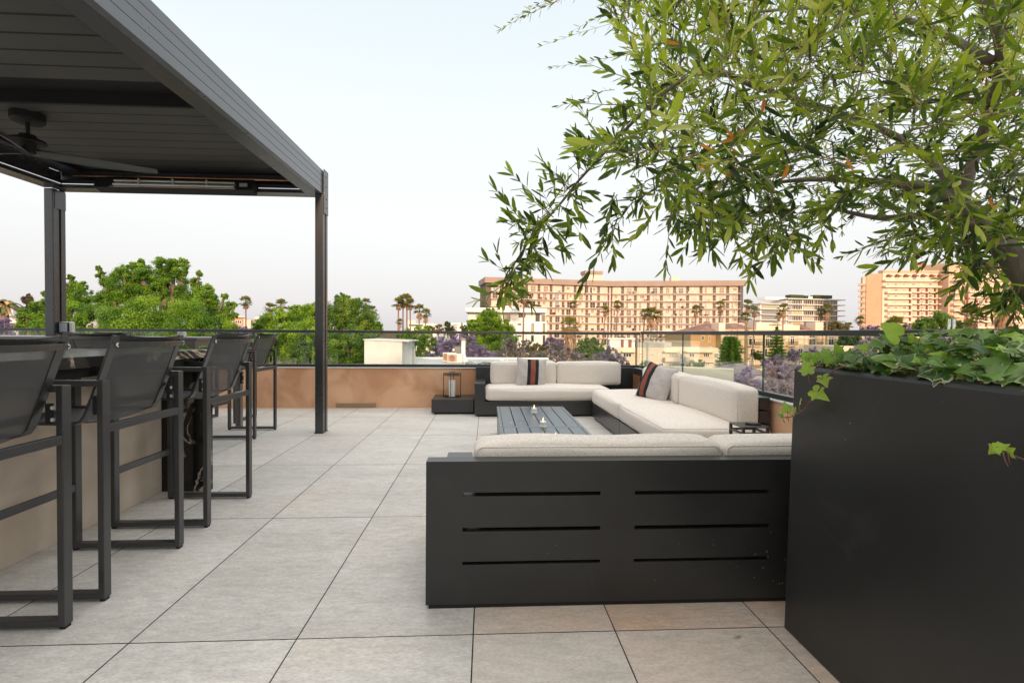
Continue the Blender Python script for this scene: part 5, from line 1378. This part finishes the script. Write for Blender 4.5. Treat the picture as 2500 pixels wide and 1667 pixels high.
# small brown hip roof low on the right
f = Fac(1812,46,1872,46); hr = empty('small_house', ctr3(f), 'small house with grey brown hip roof among the right jacarandas', 'house')
m = MB(); f.pbox(m, 1816,912,1868,990,-6,0); m.build('wall', M['greyroof'], hr)
u0, zb_ = f.hit(1800,913); u1, _ = f.hit(1880,913); uc, zt2 = f.hit(1838,893)
m = MB(); m.hexa([f.pt(u0,.6,zb_),f.pt(u1,.6,zb_),f.pt(u1,-7,zb_),f.pt(u0,-7,zb_),f.pt(uc-.3,-3,zt2),f.pt(uc+.5,-3,zt2),f.pt(uc+.5,-3.4,zt2),f.pt(uc-.3,-3.4,zt2)]); m.build('roof', mat('greybrown_roof', (.13,.10,.09), (.20,.16,.15), scale=3), hr)
# pale terrace of the neighbour beyond the right railing
m = MB().box((4.2,1.5,GZ),(11.5,9.3,-.55)); m.box((4.2,9.05,-.549),(11.5,9.3,-.3)); tag(m.build('neighbour_terrace', M['whiteroof']), 'pale neighbouring terrace edge seen low through the right railing', 'terrace')
# pool ladder handles
m = MB(); 
for dx in (0,.032):
    p0 = at(2308,838,2.9)+Vector((dx,0,0))
    pts = [p0+Vector((-.012,0,-.05)), p0, p0+Vector((.014,0,.065)), p0+Vector((.024,.004,.098)), p0+Vector((.036,.01,.112)), p0+Vector((.046,.02,.10)), p0+Vector((.050,.03,.05)), p0+Vector((.050,.04,-1.2))]
    m.tube(smooth_path(pts,4), .006, 8)
m.box(tuple(at(2308,838,2.9)+Vector((-.02,-.02,-1.14))), tuple(at(2308,838,2.9)+Vector((.12,.08,-1.12))))
tag(m.build('grab_rail', M['white'], smooth=True), 'bent white grab rail rising behind the ivy by the right railing', 'handrail')
# utility poles
for px, Yp, yt, lab in ((1554,60,818,'thin dark utility pole in front of the cream flats'),(1581,70,822,'pale utility pole right of the dark one before the cream flats')):
    p = at(px,yt,Yp); m = MB().tube([(p.x,p.y,GZ),(p.x,p.y,p.z)], .14, 8); m.bar((p.x-1,p.y,p.z-.8),(p.x+1,p.y,p.z-.8),.1,.1)
    tag(m.build('utility_pole', M['pier'] if px < 1560 else M['greyroof']), lab, 'pole')
# ================================================================== trees beyond the terrace
M['leafbright'] = leaf_mat('bright_leaf', [(0,(.018,.05,.005)),(.3,(.055,.14,.008)),(.6,(.145,.285,.010)),(1,(.34,.47,.025))], .5, .35)
M['leafmid'] = leaf_mat('mid_leaf', [(0,(.014,.040,.007)),(.4,(.042,.11,.010)),(.7,(.10,.20,.014)),(1,(.22,.31,.03))], .5, .3)
M['leafdark'] = leaf_mat('dark_leaf', [(0,(.010,.022,.008)),(.5,(.03,.06,.015)),(1,(.08,.115,.03))], .55, .25)
M['leafbrown'] = leaf_mat('brown_leaf', [(0,(.05,.035,.015)),(.5,(.10,.09,.03)),(1,(.17,.16,.05))], .6, .2)
M['jaca'] = leaf_mat('jacaranda_bloom', [(0,(.045,.05,.03)),(.3,(.09,.085,.085)),(.5,(.155,.115,.24)),(.8,(.26,.20,.44)),(1,(.42,.36,.58))], .7, .3)
M['jacagrey'] = leaf_mat('jacaranda_grey', [(0,(.04,.042,.025)),(.4,(.09,.085,.06)),(.65,(.17,.145,.17)),(.85,(.25,.21,.32)),(1,(.36,.32,.40))], .7, .25)
M['jacapink'] = leaf_mat('jacaranda_pale', [(0,(.10,.085,.09)),(.4,(.24,.19,.28)),(.75,(.40,.33,.50)),(1,(.58,.50,.62))], .7, .3)
M['trunk'] = mat('tree_bark', (.13,.10,.075), (.22,.17,.13), 3, rough=.9)
M['palmleaf'] = leaf_mat('palm_leaf', [(0,(.04,.05,.012)),(.5,(.115,.125,.026)),(1,(.25,.235,.055))], .5, .2)
M['palmdead'] = leaf_mat('palm_dead', [(0,(.22,.12,.06)),(.5,(.42,.25,.135)),(1,(.58,.40,.26))], .8, .1)
M['palmtrunk'] = mat('palm_trunk', (.18,.12,.09), (.27,.18,.13), 6, rough=.9, stretch=(1,1,4))
NR = np.random.RandomState(4)
def leaves_obj(name, P, Nn, size, aspect, tone, matk, parent):
    """many small folded leaves as one foliage mesh; P points, Nn facing"""
    n = len(P)
    rv = NR.randn(n,3); Nn = Nn/np.linalg.norm(Nn,axis=1,keepdims=True)
    u = np.cross(Nn, rv); u /= np.linalg.norm(u,axis=1,keepdims=True)+1e-9
    v = np.cross(Nn, u)
    s = (size*(.65+.7*NR.rand(n)))[:,None]
    a = P - u*s; b = P + v*s*aspect - Nn*s*.12; c = P + u*s; d = P - v*s*aspect - Nn*s*.12
    V = np.stack([a,b,c,d],1).reshape(-1,3)
    o3 = np.array(parent_origin(parent)) if parent else np.zeros(3)
    V = V - o3
    me = bpy.data.meshes.new(name)
    me.vertices.add(4*n); me.vertices.foreach_set('co', V.astype(np.float32).ravel())
    me.loops.add(4*n); me.loops.foreach_set('vertex_index', np.arange(4*n, dtype=np.int32))
    me.polygons.add(n); me.polygons.foreach_set('loop_start', np.arange(0,4*n,4,dtype=np.int32))
    me.polygons.foreach_set('loop_total', np.full(n,4,dtype=np.int32))
    at_ = me.attributes.new('tone','FLOAT','FACE'); at_.data.foreach_set('value', np.clip(tone,0,1).astype(np.float32))
    me.materials.append(M[matk]); me.update(calc_edges=True)
    ob = bpy.data.objects.new(name, me); COL.objects.link(ob)
    if parent: ob.parent = parent
    return ob
def tree(name, label, Y_, blobs, matk, dens=1.0, leaf_px=3.2, sub=(14,.36), cat='tree', group=None, tone0=.5, trunk=True, zsq=1.0, gap=0.0, dpt=.8, branches=0, upt=.12, fine=2.4):
    """crown from foliage clumps placed on boughs; blobs in photo pixels (x, y, r[, dY])"""
    k = Y_/F; W = []
    for b in blobs:
        dy = b[3] if len(b) > 3 else 0
        W.append((np.array(at(b[0],b[1],Y_+dy)), b[2]*(Y_+dy)/F))
    base = np.mean([c for c, _ in W],0)
    r_ = empty(name, (base[0],base[1],GZ), label, cat, group)
    Ps, Ns, Ts = [], [], []; limbs_ = []
    for c, r in W:
        ns = int(sub[0]*(1+r/k/60))
        for _ in range(int(ns*fine)):
            dr = NR.randn(3); dr /= np.linalg.norm(dr); dr[2] = dr[2]*.9+.1
            rr = r*(.45+.5*NR.rand()**.6)
            cc = c + dr*rr*np.array([1,dpt,zsq]); sr = r*sub[1]*(.5+.9*NR.rand())/fine**.45
            limbs_.append(cc)
            n_ = int(dens*26*(sr/k)**1.25/ (leaf_px**1.2) *2.0)+12
            q = NR.randn(n_,3); q /= np.linalg.norm(q,axis=1,keepdims=True)
            rad = sr*(.25+.85*NR.rand(n_)**.6)*np.where(NR.rand(n_) < .14, 1.45, 1.0)
            if gap: q[:,2] *= 1-gap
            P = cc + q*rad[:,None]*(np.array([.85,.85,1.15]) if NR.rand() < .5 else np.array([1.15,1.1,.7]))
            t0 = tone0 + NR.randn()*.15
            Ps.append(P); Ns.append(q*.8 + NR.randn(n_,3)*.55 + np.array([0,-.15,.35])); Ts.append(t0 + NR.randn(n_)*.09 + upt*q[:,2])  # clump tops toned lighter, as if lit from above
    P = np.concatenate(Ps); Nn = np.concatenate(Ns); T = np.concatenate(Ts)
    leaves_obj('crown', P, Nn, leaf_px*k*.5, .62, T, matk, r_)
    if trunk:
        low = min(c[2]-r*.3 for c, r in W); top = max(c[2] for c, r in W)
        m = MB(); b0 = Vector((base[0],base[1],GZ)); f0 = Vector((base[0],base[1],GZ+max(1.5,(low-GZ)*.6)))
        rt_ = max(.12,.03*(top-GZ))
        m.tube([b0, (b0+f0)/2+Vector((.1,0,0)), f0], [rt_,rt_*.85,rt_*.75], 9); m.build('trunk', M['trunk'], r_, smooth=True)
        m = MB(); rs_ = NR.permutation(len(limbs_))[:max(10,branches)]
        for c, r in W:
            cv = Vector(c); m.tube(smooth_path([f0, f0.lerp(cv,.5)+Vector((0,0,-.08*r)), cv],3), [rt_*(.6-.5*q/6) for q in range(7)], 6)
        for i in rs_:
            tgt = Vector(limbs_[i]); j = min(range(len(W)), key=lambda q: (Vector(W[q][0])-tgt).length); cv = Vector(W[j][0])
            m.tube([f0.lerp(cv,.75), f0.lerp(cv,.75).lerp(tgt,.55)+Vector((0,0,.03)), tgt], [rt_*.24,rt_*.16,rt_*.06], 5)
        m.build('branches', M['trunk'], r_)
    return r_
# the big one and its neighbours on the left
tree('broad_tree', 'tall bright green tree filling the view between the two pergola posts', 27,
  [(300,705,40),(355,690,36),(415,695,38),(262,735,30),(475,740,40),(402,652,24),(392,634,9),(345,662,22),(322,650,11),(300,668,18),(440,660,20),(448,640,10),(425,645,12),(530,765,30),(245,672,10),(241,656,7),(262,690,16),(548,725,9),(565,745,12),(505,712,16),(478,690,14),(486,668,8),(345,640,8),(565,770,14),(515,735,18),(375,720,34),(440,735,30),(310,745,34),(330,790,70,-2),(440,800,70,-2),(520,830,60,-1),(300,850,60,-2),(410,860,70,-2)],
  'leafbright', 1.15, 2.7, (15,.34), tone0=.48, fine=1.7)
tree('broad_tree', 'bright green tree rising left of the big one, right against the left pergola post', 29,
  [(195,725,28),(178,700,16),(172,678,8),(150,718,26),(200,700,12),(185,770,40,-1),(225,790,36,-2),(215,745,20),(100,765,26),(65,775,20),(52,765,9),(60,800,20),(120,800,36,-1),(160,840,50,-1),(122,738,16),(112,718,9),(80,745,9)],
  'leafbright', 1.1, 2.7, (14,.34), tone0=.46, fine=1.7)
tree('broad_tree', 'rounded green tree just left of the right pergola post', 31,
  [(690,795,46),(740,785,44),(650,800,30),(700,850,60,-2),(760,845,60,-2),(770,770,30),(640,850,45),(720,760,18)],
  'leafbright', 1.0, 3.2, (16,.30), tone0=.54)
tree('broad_tree', 'dense green tree just right of the right pergola post, darker lower down', 30,
  [(840,765,42),(880,785,42),(820,800,50),(905,810,32),(835,735,20),(870,740,14),(920,800,16),(850,850,60,-2),(900,860,50,-1),(800,860,40,-1)],
  'leafmid', 1.1, 3.0, (16,.30), tone0=.60)
tree('bushy_tree', 'small green tree between the white bulkhead and the first jacaranda', 36,
  [(1010,845,30),(985,855,26),(1000,825,22),(1040,835,24),(1020,875,28),(975,830,14)], 'leafmid', 1.0, 3.0, (14,.32), tone0=.60)
tree('bushy_tree', 'rounded bright green tree in front of the white house', 52,
  [(1195,795,38),(1165,800,26),(1230,805,26),(1195,770,20),(1200,840,45),(1170,845,35),(1235,835,30),(1150,790,12)], 'leafbright', 1.1, 2.8, (16,.30), tone0=.50)
tree('conifer_tree', 'slender green tree group right of the thick skirted palm', 55,
  [(1420,850,16),(1442,845,15),(1462,850,15),(1430,872,24),(1460,875,24),(1400,865,14),(1450,830,7),(1432,832,7),(1480,870,12)], 'leafmid', 1.0, 2.6, (13,.34), tone0=.55, zsq=1.25)
tree('round_tree', 'dome shaped dark green tree before the hotel on the right', 100,
  [(2290,795,34),(2255,800,26),(2325,800,28),(2295,780,22),(2345,805,16)], 'leafmid', 1.3, 2.4, (16,.30), tone0=.62)
tree('round_tree', 'yellowish green tree under the right end of the glass apartments', 130,
  [(2040,798,17),(2015,800,12),(2062,802,14)], 'leafbrown', 1.2, 2.4, (12,.34), tone0=.75)
tree('round_tree', 'brownish thin tree left of the narrow white building', 120,
  [(1070,803,13),(1050,806,12),(1088,806,10)], 'leafbrown', .7, 2.2, (10,.34), tone0=.5)
tree('dark_tree', 'dark narrow tree beside the white narrow building', 118, [(1095,800,12),(1102,812,12),(1090,790,6),(1133,802,10),(1140,815,12)], 'leafdark', .9, 2.2, (10,.34))
tree('dark_tree', 'dark brown tree behind the leafy crown at the left pergola post', 60, [(78,745,14),(68,735,12),(88,755,12),(72,724,7)], 'leafbrown', 1.0, 2.4, (10,.36), tone0=.25)
tree('bushy_tree', 'bright low shrub at the foot of the far palm clump', 80, [(1020,806,12),(1040,806,11),(1000,808,9)], 'leafbright', 1.0, 2.4, (10,.36), tone0=.6)
tree('bushy_tree', 'olive green scrub mass below the white house, among grey jacarandas', 46, [(1290,872,26),(1330,868,22),(1310,850,14),(1262,880,20)], 'leafbrown', .8, 2.6, (13,.34), tone0=.55)
tree('bushy_tree', 'dark green shrubs at the foot of the butter yellow apartments', 85, [(1850,868,14),(1900,862,14),(1810,905,16),(2010,880,18)], 'leafdark', 1.1, 2.4, (12,.36), tone0=.6)
tree('bushy_tree', 'green bush below the cream flats behind the corner of the sofas', 62, [(1690,893,14),(1710,890,12),(1575,893,15),(1595,896,10)], 'leafmid', .9, 2.4, (11,.34), tone0=.55)
tree('bushy_tree', 'dense green hedge trees right of the butter yellow apartments', 100, [(2060,835,20),(2085,832,18),(2110,838,20),(2070,855,20)], 'leafdark', 1.1, 2.4, (12,.36), tone0=.55)
# jacarandas
jg = 'jacaranda trees in bloom'
J = lambda lab, Y_, bl, mk, **k: tree('jacaranda_tree', lab, Y_, bl, mk, cat='tree', group=jg, **k)
J('vivid purple jacaranda behind the air conditioners', 42, [(1100,855,36),(1065,865,30),(1140,850,34),(1170,868,28),(1195,878,22),(1075,840,20),(1120,832,18),(1150,828,12),(1040,875,18)], 'jaca', dens=.85, leaf_px=2.6, sub=(18,.25), tone0=.58)
J('grey mauve jacaranda with bare branches below the white house', 44, [(1225,870,28),(1250,850,24),(1275,865,26),(1240,835,14),(1285,840,14),(1215,885,22),(1300,880,22)], 'jacagrey', dens=.45, leaf_px=2.4, sub=(20,.20), tone0=.5, branches=40)
J('grey mauve jacaranda around the trunk of the thick skirted palm', 40, [(1345,872,26),(1380,868,26),(1415,880,24),(1320,882,22),(1360,850,14),(1450,885,20)], 'jacagrey', dens=.6, leaf_px=2.4, sub=(18,.22), tone0=.58, branches=30)
J('purple tinged jacaranda at the left end of the cream flats', 42, [(1490,868,24),(1470,880,24),(1510,880,22),(1525,890,14)], 'jaca', dens=.5, leaf_px=2.4, sub=(17,.22), tone0=.42, branches=26)
J('small purple jacaranda directly beneath the white house corner', 60, [(1345,840,18),(1365,845,16),(1330,848,12)], 'jaca', dens=.8, leaf_px=2.3, sub=(13,.28), tone0=.5)
J('pale lilac jacaranda peeping over the rail under the orange building', 34, [(585,808,18),(555,815,16),(615,815,14),(600,830,26),(640,845,20),(575,845,24)], 'jacapink', dens=.9, leaf_px=2.4, sub=(14,.28), tone0=.6)
J('lilac jacaranda at the far left edge under the white building', 30, [(10,800,24),(30,820,26),(-15,810,26),(45,840,22),(10,850,30)], 'jaca', dens=.7, leaf_px=2.6, sub=(14,.28), tone0=.62)
J('purple jacaranda with fan of pale branches seen through the right railing', 28, [(1890,915,30),(1915,935,26),(1930,905,24),(1960,930,30),(1885,945,22),(1925,965,24)], 'jacapink', dens=1.0, leaf_px=2.5, sub=(20,.24), tone0=.40, branches=30)
J('purple jacaranda at the end of the tan boundary wall', 27, [(1815,925,22),(1840,940,24),(1800,945,20),(1850,955,20),(1825,905,12)], 'jaca', dens=1.1, leaf_px=2.4, sub=(17,.26), tone0=.66)
J('long purple jacaranda crown at the foot of the butter yellow apartments', 50, [(1900,880,18),(1940,872,20),(1980,868,22),(2020,872,22),(2050,880,20),(1870,888,14),(2085,880,24)], 'jaca', dens=.8, leaf_px=2.3, sub=(16,.26), tone0=.52)
J('mauve jacaranda behind the left part of the ivy', 45, [(2120,845,24),(2160,840,26),(2200,838,26),(2150,825,14),(2100,865,24)], 'jacapink', dens=.8, leaf_px=2.4, sub=(15,.28), tone0=.45)
J('pink mauve jacaranda beyond the ivy near the grab rail', 48, [(2240,840,24),(2290,838,26),(2340,840,26),(2380,838,22)], 'jacapink', dens=.8, leaf_px=2.4, sub=(15,.28), tone0=.55)
J('violet jacaranda at the right edge beyond the ivy', 44, [(2420,840,26),(2460,845,28),(2500,842,28),(2540,845,28)], 'jaca', dens=.8, leaf_px=2.4, sub=(15,.28), tone0=.66)
J('small violet jacaranda top below the hotel end wall', 120, [(2125,803,10),(2140,803,10),(2108,805,8)], 'jaca', dens=.9, leaf_px=2.2, sub=(9,.36), tone0=.6)
J('dusty pink jacaranda crowns along the base of the hotel', 130, [(2215,800,12),(2240,798,12),(2195,802,10)], 'jacapink', dens=.9, leaf_px=2.2, sub=(9,.36), tone0=.4)

# layered conifers
def araucaria(label, px, py0, py1, Y_, w_, layers, taper, dense):
    k = Y_/F; top = np.array(at(px,py0,Y_)); zb_ = at(px,py1,Y_).z
    r_ = empty('araucaria_tree', (top[0],top[1],GZ), label, 'tree', 'layered conifers')
    Ps, Ns, Ts = [], [], []
    H_ = top[2]-zb_
    for i in range(layers):
        t = (i+.5)/layers; z = top[2]-H_*t
        R_ = w_*k*(t**taper)*(1 if t < .85 else .9)
        nb = 9
        for b_ in range(nb):
            a = 6.283*b_/nb + i*.7 + NR.rand()*.3
            n_ = int(170*dense)
            s = NR.rand(n_)**.7
            rr = R_*s*(1+.15*NR.randn())
            P = np.stack([top[0]+rr*np.cos(a)+NR.randn(n_)*R_*.10, top[1]+rr*np.sin(a)+NR.randn(n_)*R_*.10, z - .10*rr + .12*rr*s + NR.randn(n_)*H_/layers*(.16 if dense < 1.2 else .28)],1)
            Ps.append(P); Ns.append(NR.randn(n_,3)*.5+np.array([0,-.2,1])); Ts.append(.30+NR.randn(n_)*.15+.3*s)
    leaves_obj('crown', np.concatenate(Ps), np.concatenate(Ns), 1.7*k, .5, np.concatenate(Ts), 'leafmid', r_)
    m = MB(); m.tube([(top[0],top[1],GZ),(top[0],top[1],top[2])], [.3,.05], 8); m.build('trunk', M['trunk'], r_)
araucaria('bushy dark green conifer in front of the butter yellow apartments', 1784, 822, 912, 66, 34, 11, .28, 1.7)
araucaria('thin conifer with separate flat tiers in front of the butter yellow apartments', 1897, 797, 880, 78, 26, 11, .75, .9)

# ------------------------------------------------------------------ palms
def fan_palm_mesh():
    r_ = empty('fan_palm', (0,0,0), 'x', 'palm tree', 'tall fan palms')
    m = MB(); PRN = random.Random(3)
    m2 = MB()
    def frond(mb, el, az, ln, fan, tone, wilt):
        d = Vector((math.cos(az)*math.cos(el), math.sin(az)*math.cos(el), math.sin(el)))
        s = Vector((-math.sin(az), math.cos(az), 0)); upv = d.cross(s)*-1
        c = d*ln
        mb.add([s*.02, -s*.02, c-s*.015, c+s*.015], [(0,1,2,3)], tone*.6)
        nb = 11
        for i in range(nb):
            a = R(-80+160*i/(nb-1))
            dd = (d*math.cos(a) + s*math.sin(a)).normalized()
            L_ = fan*(1-.25*abs(a)/R(80))*PRN.uniform(.9,1.08)
            drop = Vector((0,0,-wilt*L_))
            side = dd.cross(upv).normalized()*.075*fan
            mid = c + dd*L_*.6 + drop*.25 + upv*.05; tip = c + dd*L_ + drop
            mb.add([c, mid+side, tip, mid-side], [(0,1,2,3)], max(0,min(1,tone+PRN.gauss(0,.1))))
    for k in range(34):
        el = R(PRN.uniform(-28,85)); az = k*2.4+PRN.uniform(-.3,.3)
        frond(m, el, az, .75*PRN.uniform(.8,1.1), .78*PRN.uniform(.85,1.1), .35+.35*(el+.5)/2, .35 if el < .4 else .15)
    for k in range(26):
        el = R(PRN.uniform(-85,-38)); az = k*2.4+PRN.uniform(-.4,.4)
        frond(m2, el, az, PRN.uniform(.45,1.0), .55, PRN.uniform(.2,.8), .4)
    cr_ = m.build('crown', M['palmleaf'], r_); dd_ = m2.build('dead_fronds', M['palmdead'], r_)
    t = MB(); t.tube([(0,0,0),(0,0,.3),(0,0,.7),(0,0,1)], [.24,.19,.16,.15], 10); tr_ = t.build('trunk', M['palmtrunk'], r_, smooth=True)
    return r_, cr_, dd_, tr_
fp, fpc, fpd, fpt = fan_palm_mesh()
index_kids()
palms = [ # px, py, crown radius px, depth, lean, dead scale, label
 (600,738,14,120,.00,.9,'lone fan palm above the orange building left of the right pergola post'),
 (659,753,13,112,.01,1,'left palm of the close pair just left of the right pergola post'),
 (686,746,15,110,-.01,.8,'right, slightly taller palm of the pair just left of the right pergola post'),
 (893,742,13,100,.01,1.3,'palm rising behind the dense green tree right of the pergola post'),
 (909,758,11,104,.02,1,'small palm tucked low at the right shoulder of the dense green tree'),
 (973,741,14,90,.01,.9,'leftmost crown of the clump of four tall palms'),
 (984,735,14,92,.0,1,'second crown of the clump of four tall palms, in the middle left'),
 (993,733,15,90,-.01,.9,'highest crown of the clump of four tall palms'),
 (1001,743,14,88,-.02,.8,'rightmost crown of the clump of four tall palms, leaning right'),
 (976,787,9,86,.0,1.2,'short palm below the clump of four tall palms'),
 (1024,757,14,84,.02,1.3,'taller palm of the pair right of the clump of four'),
 (1040,767,13,82,.04,1.3,'shorter palm of the pair right of the clump of four'),
 (1183,746,10,110,0,.7,'palm top peeping over the white house roof, left'),
 (1279,730,19,62,.01,.5,'tall single palm in front of the white house, trunk down its wall'),
 (1290,747,11,110,0,.8,'palm crown behind the white house roof beside the tall single palm'),
 (1401,745,11,115,.02,.9,'slim palm above the thick skirted palm, before the balcony block'),
 (1478,758,11,120,.06,1,'slim leaning palm before the bend of the balcony block'),
 (1508,745,11.5,118,.05,1,'slim leaning palm just right of the bend of the balcony block'),
 (1574,766,12,112,.05,1,'left crown of the dense three palm cluster before the balcony block'),
 (1590,768,17,108,.0,1.5,'large middle crown of the dense three palm cluster before the balcony block'),
 (1606,770,12,112,.03,1.2,'right crown of the dense three palm cluster before the balcony block'),
 (1700,757,12.5,118,.05,1.2,'leaning palm before the right half of the balcony block, left of two'),
 (1759,747,12.5,122,.05,1.2,'leaning palm near the right end of the balcony block, right of two'),
 (1826,745,14,110,.03,1.2,'highest palm of the three right of the balcony block'),
 (1842,760,12,112,.03,1,'right hand palm of the three right of the balcony block'),
 (1820,775,13,108,.0,.9,'lowest palm of the three right of the balcony block'),
 (1913,754,13.5,115,.02,1.3,'palm before the left half of the glass apartments, larger of two'),
 (1902,772,9,118,.01,1,'small palm nestled under the larger one before the glass apartments'),
 (2004,764,12,118,.02,1.2,'left palm of the pair before the right half of the glass apartments'),
 (2020,755,14,116,.02,1.4,'right, taller palm of the pair before the right half of the glass apartments'),
 (2074,795,8,150,0,.3,'tiny dark palm in the gap between glass apartments and hotel'),
 (2100,783,12,140,0,.8,'palm in front of the hotel end balconies'),
 (2186,796,24,95,0,.6,'wide ragged palm before the left hotel front above the ivy'),
 (2372,777,30,85,0,1.3,'wide palm with shaggy dead fronds right of the dome shaped tree'),
 (2450,748,36,80,0,1.4,'largest ragged palm at the right edge before the hotel wing')]
for i, (px, py, rp, Y_, lean, ds, lab) in enumerate(palms):
    c = at(px, py, Y_); s_ = rp*Y_/F/1.12
    if i == 0: o, kc, kd, kt = fp, fpc, fpd, fpt
    else:
        o = fp.copy(); kc, kd, kt = fpc.copy(), fpd.copy(), fpt.copy()
        for q in (o, kc, kd, kt): COL.objects.link(q)
        for q in (kc, kd, kt): q.parent = o
    h = (c.z-GZ)/math.cos(lean)
    o.location = (c.x-math.sin(lean)*h, c.y, GZ); o.rotation_euler = (0, lean, 0)
    kc.location = (0,0,h); kc.scale = (s_,s_,s_); kc.rotation_euler = (0,0,i*1.1)
    kd.location = (0,0,h); kd.scale = (s_*.8,s_*.8,s_*ds); kd.rotation_euler = (0,0,i*2.3)
    kt.scale = (min(1.2,s_)*.9, min(1.2,s_)*.9, h); o['label'] = lab
# thick palm wearing a full skirt of dead fronds
sk = empty('skirted_palm', (0,0,GZ), 'thick palm with a long shaggy skirt of dead fronds before the balcony block', 'palm tree')
c = at(1391,797,46); sk.location = (c.x,c.y,GZ)
m = MB(); SR = random.Random(8)
def fan_at(mb, c0, el, az, ln, fan, tone, wilt):
    d = Vector((math.cos(az)*math.cos(el), math.sin(az)*math.cos(el), math.sin(el))); s = Vector((-math.sin(az), math.cos(az), 0)); u2 = s.cross(d)
    c1 = c0 + d*ln
    mb.add([c0+s*.02, c0-s*.02, c1-s*.015, c1+s*.015], [(0,1,2,3)], tone*.6)
    for i in range(11):
        a = R(-78+15.6*i); dd = (d*math.cos(a)+s*math.sin(a)).normalized(); L_ = fan*SR.uniform(.8,1.1)
        side = dd.cross(u2).normalized()*.07*fan
        mid = c1+dd*L_*.6+Vector((0,0,-wilt*.2*L_)); tip = c1+dd*L_+Vector((0,0,-wilt*L_))
        mb.add([c1, mid+side, tip, mid-side], [(0,1,2,3)], max(0,min(1,tone+SR.gauss(0,.12))))
for k in range(34): fan_at(m, c, R(SR.uniform(-25,85)), k*2.4, .6, .62, SR.uniform(.5,1), .3)
m.build('crown', M['palmleaf'], sk)
m = MB()
for k in range(40): fan_at(m, c, R(SR.uniform(-60,-5)), k*2.4, SR.uniform(.35,.6), .42, SR.uniform(.3,.9), .5)
for k in range(700):
    z = c.z-.35-SR.random()*3.2; a = SR.uniform(0,6.28); rr = .30+.06*SR.random()
    p = Vector((c.x+rr*math.cos(a), c.y+rr*math.sin(a), z)); q = p+Vector((math.cos(a)*SR.uniform(.05,.3),math.sin(a)*SR.uniform(.05,.3),-SR.uniform(.3,.75))); s = Vector((-math.sin(a),math.cos(a),0))*SR.uniform(.03,.06)
    m.add([p-s*.3,p+s*.3,q+s,q-s], [(0,1,2,3)], SR.random())
m.build('dead_fronds', M['palmdead'], sk)
m = MB().tube([(c.x,c.y,GZ),(c.x,c.y,c.z)], [.34,.26], 12); m.build('trunk', M['palmtrunk'], sk)
# feather palm far left
ph = empty('feather_palm', (0,0,GZ), 'feather palm with brown arching fronds at the far left above the white building', 'palm tree')
c = at(10,742,58); ph.location = (c.x,c.y,GZ); m = MB(); m2 = MB()
for k in range(36):
    el = R(SR.uniform(-15,80)); az = k*2.4; L_ = 1.9*SR.uniform(.8,1.1)
    mb = m if SR.random() < .6 else m2; prev = None
    for j in range(9):
        t = j/8; p = c + Vector((math.cos(az)*L_*t*math.cos(el), math.sin(az)*L_*t*math.cos(el), L_*(t*math.sin(el)-.75*t*t)))
        s = Vector((-math.sin(az), math.cos(az), 0))
        if prev is not None:
            for sg in (-1, 1): mb.add([prev, p, p+s*sg*.28+Vector((0,0,-.16)), prev+s*sg*.28*.9+Vector((0,0,-.14))], [(0,1,2,3)], SR.uniform(.2,.8))
        prev = p
m.build('crown', M['palmleaf'], ph); m2.build('dead_fronds', M['palmdead'], ph)
m = MB().tube([(c.x,c.y,GZ),(c.x,c.y,c.z)], [.45,.4], 10); m.build('trunk', M['palmtrunk'], ph)

# far-off greenery that closes the view between the buildings
n_ = 26000; xs = NR.uniform(-420,470,n_); ys = NR.uniform(300,340,n_)
hh = 2.5*np.sin(xs*.05)+1.5*np.sin(xs*.13+1)+NR.randn(n_)*1.2
zs = np.minimum(-12+NR.rand(n_)*13.5, 0.2+hh*.35-.6)
ob = leaves_obj('distant_treeline', np.stack([xs,ys,zs],1), NR.randn(n_,3)+np.array([0,-.6,.6]), 1.0, .7, .45+NR.randn(n_)*.2, 'leafdark', None)
tag(ob, kind='stuff')
# leafy understorey that fills the streets between the gardens
n_ = 30000; ys = NR.uniform(36,150,n_); xs = NR.uniform(-.95,1.15,n_)*ys
cl = np.sin(xs*.35+ys*.2)+np.sin(ys*.41-xs*.17)
zs = GZ + NR.rand(n_)*(4.2+1.6*cl)
ob = leaves_obj('garden_shrubbery', np.stack([xs,ys,zs],1), NR.randn(n_,3)+np.array([0,-.4,.9]), .34, .7, .5+NR.randn(n_)*.22, 'leafmid', None)
tag(ob, kind='stuff')
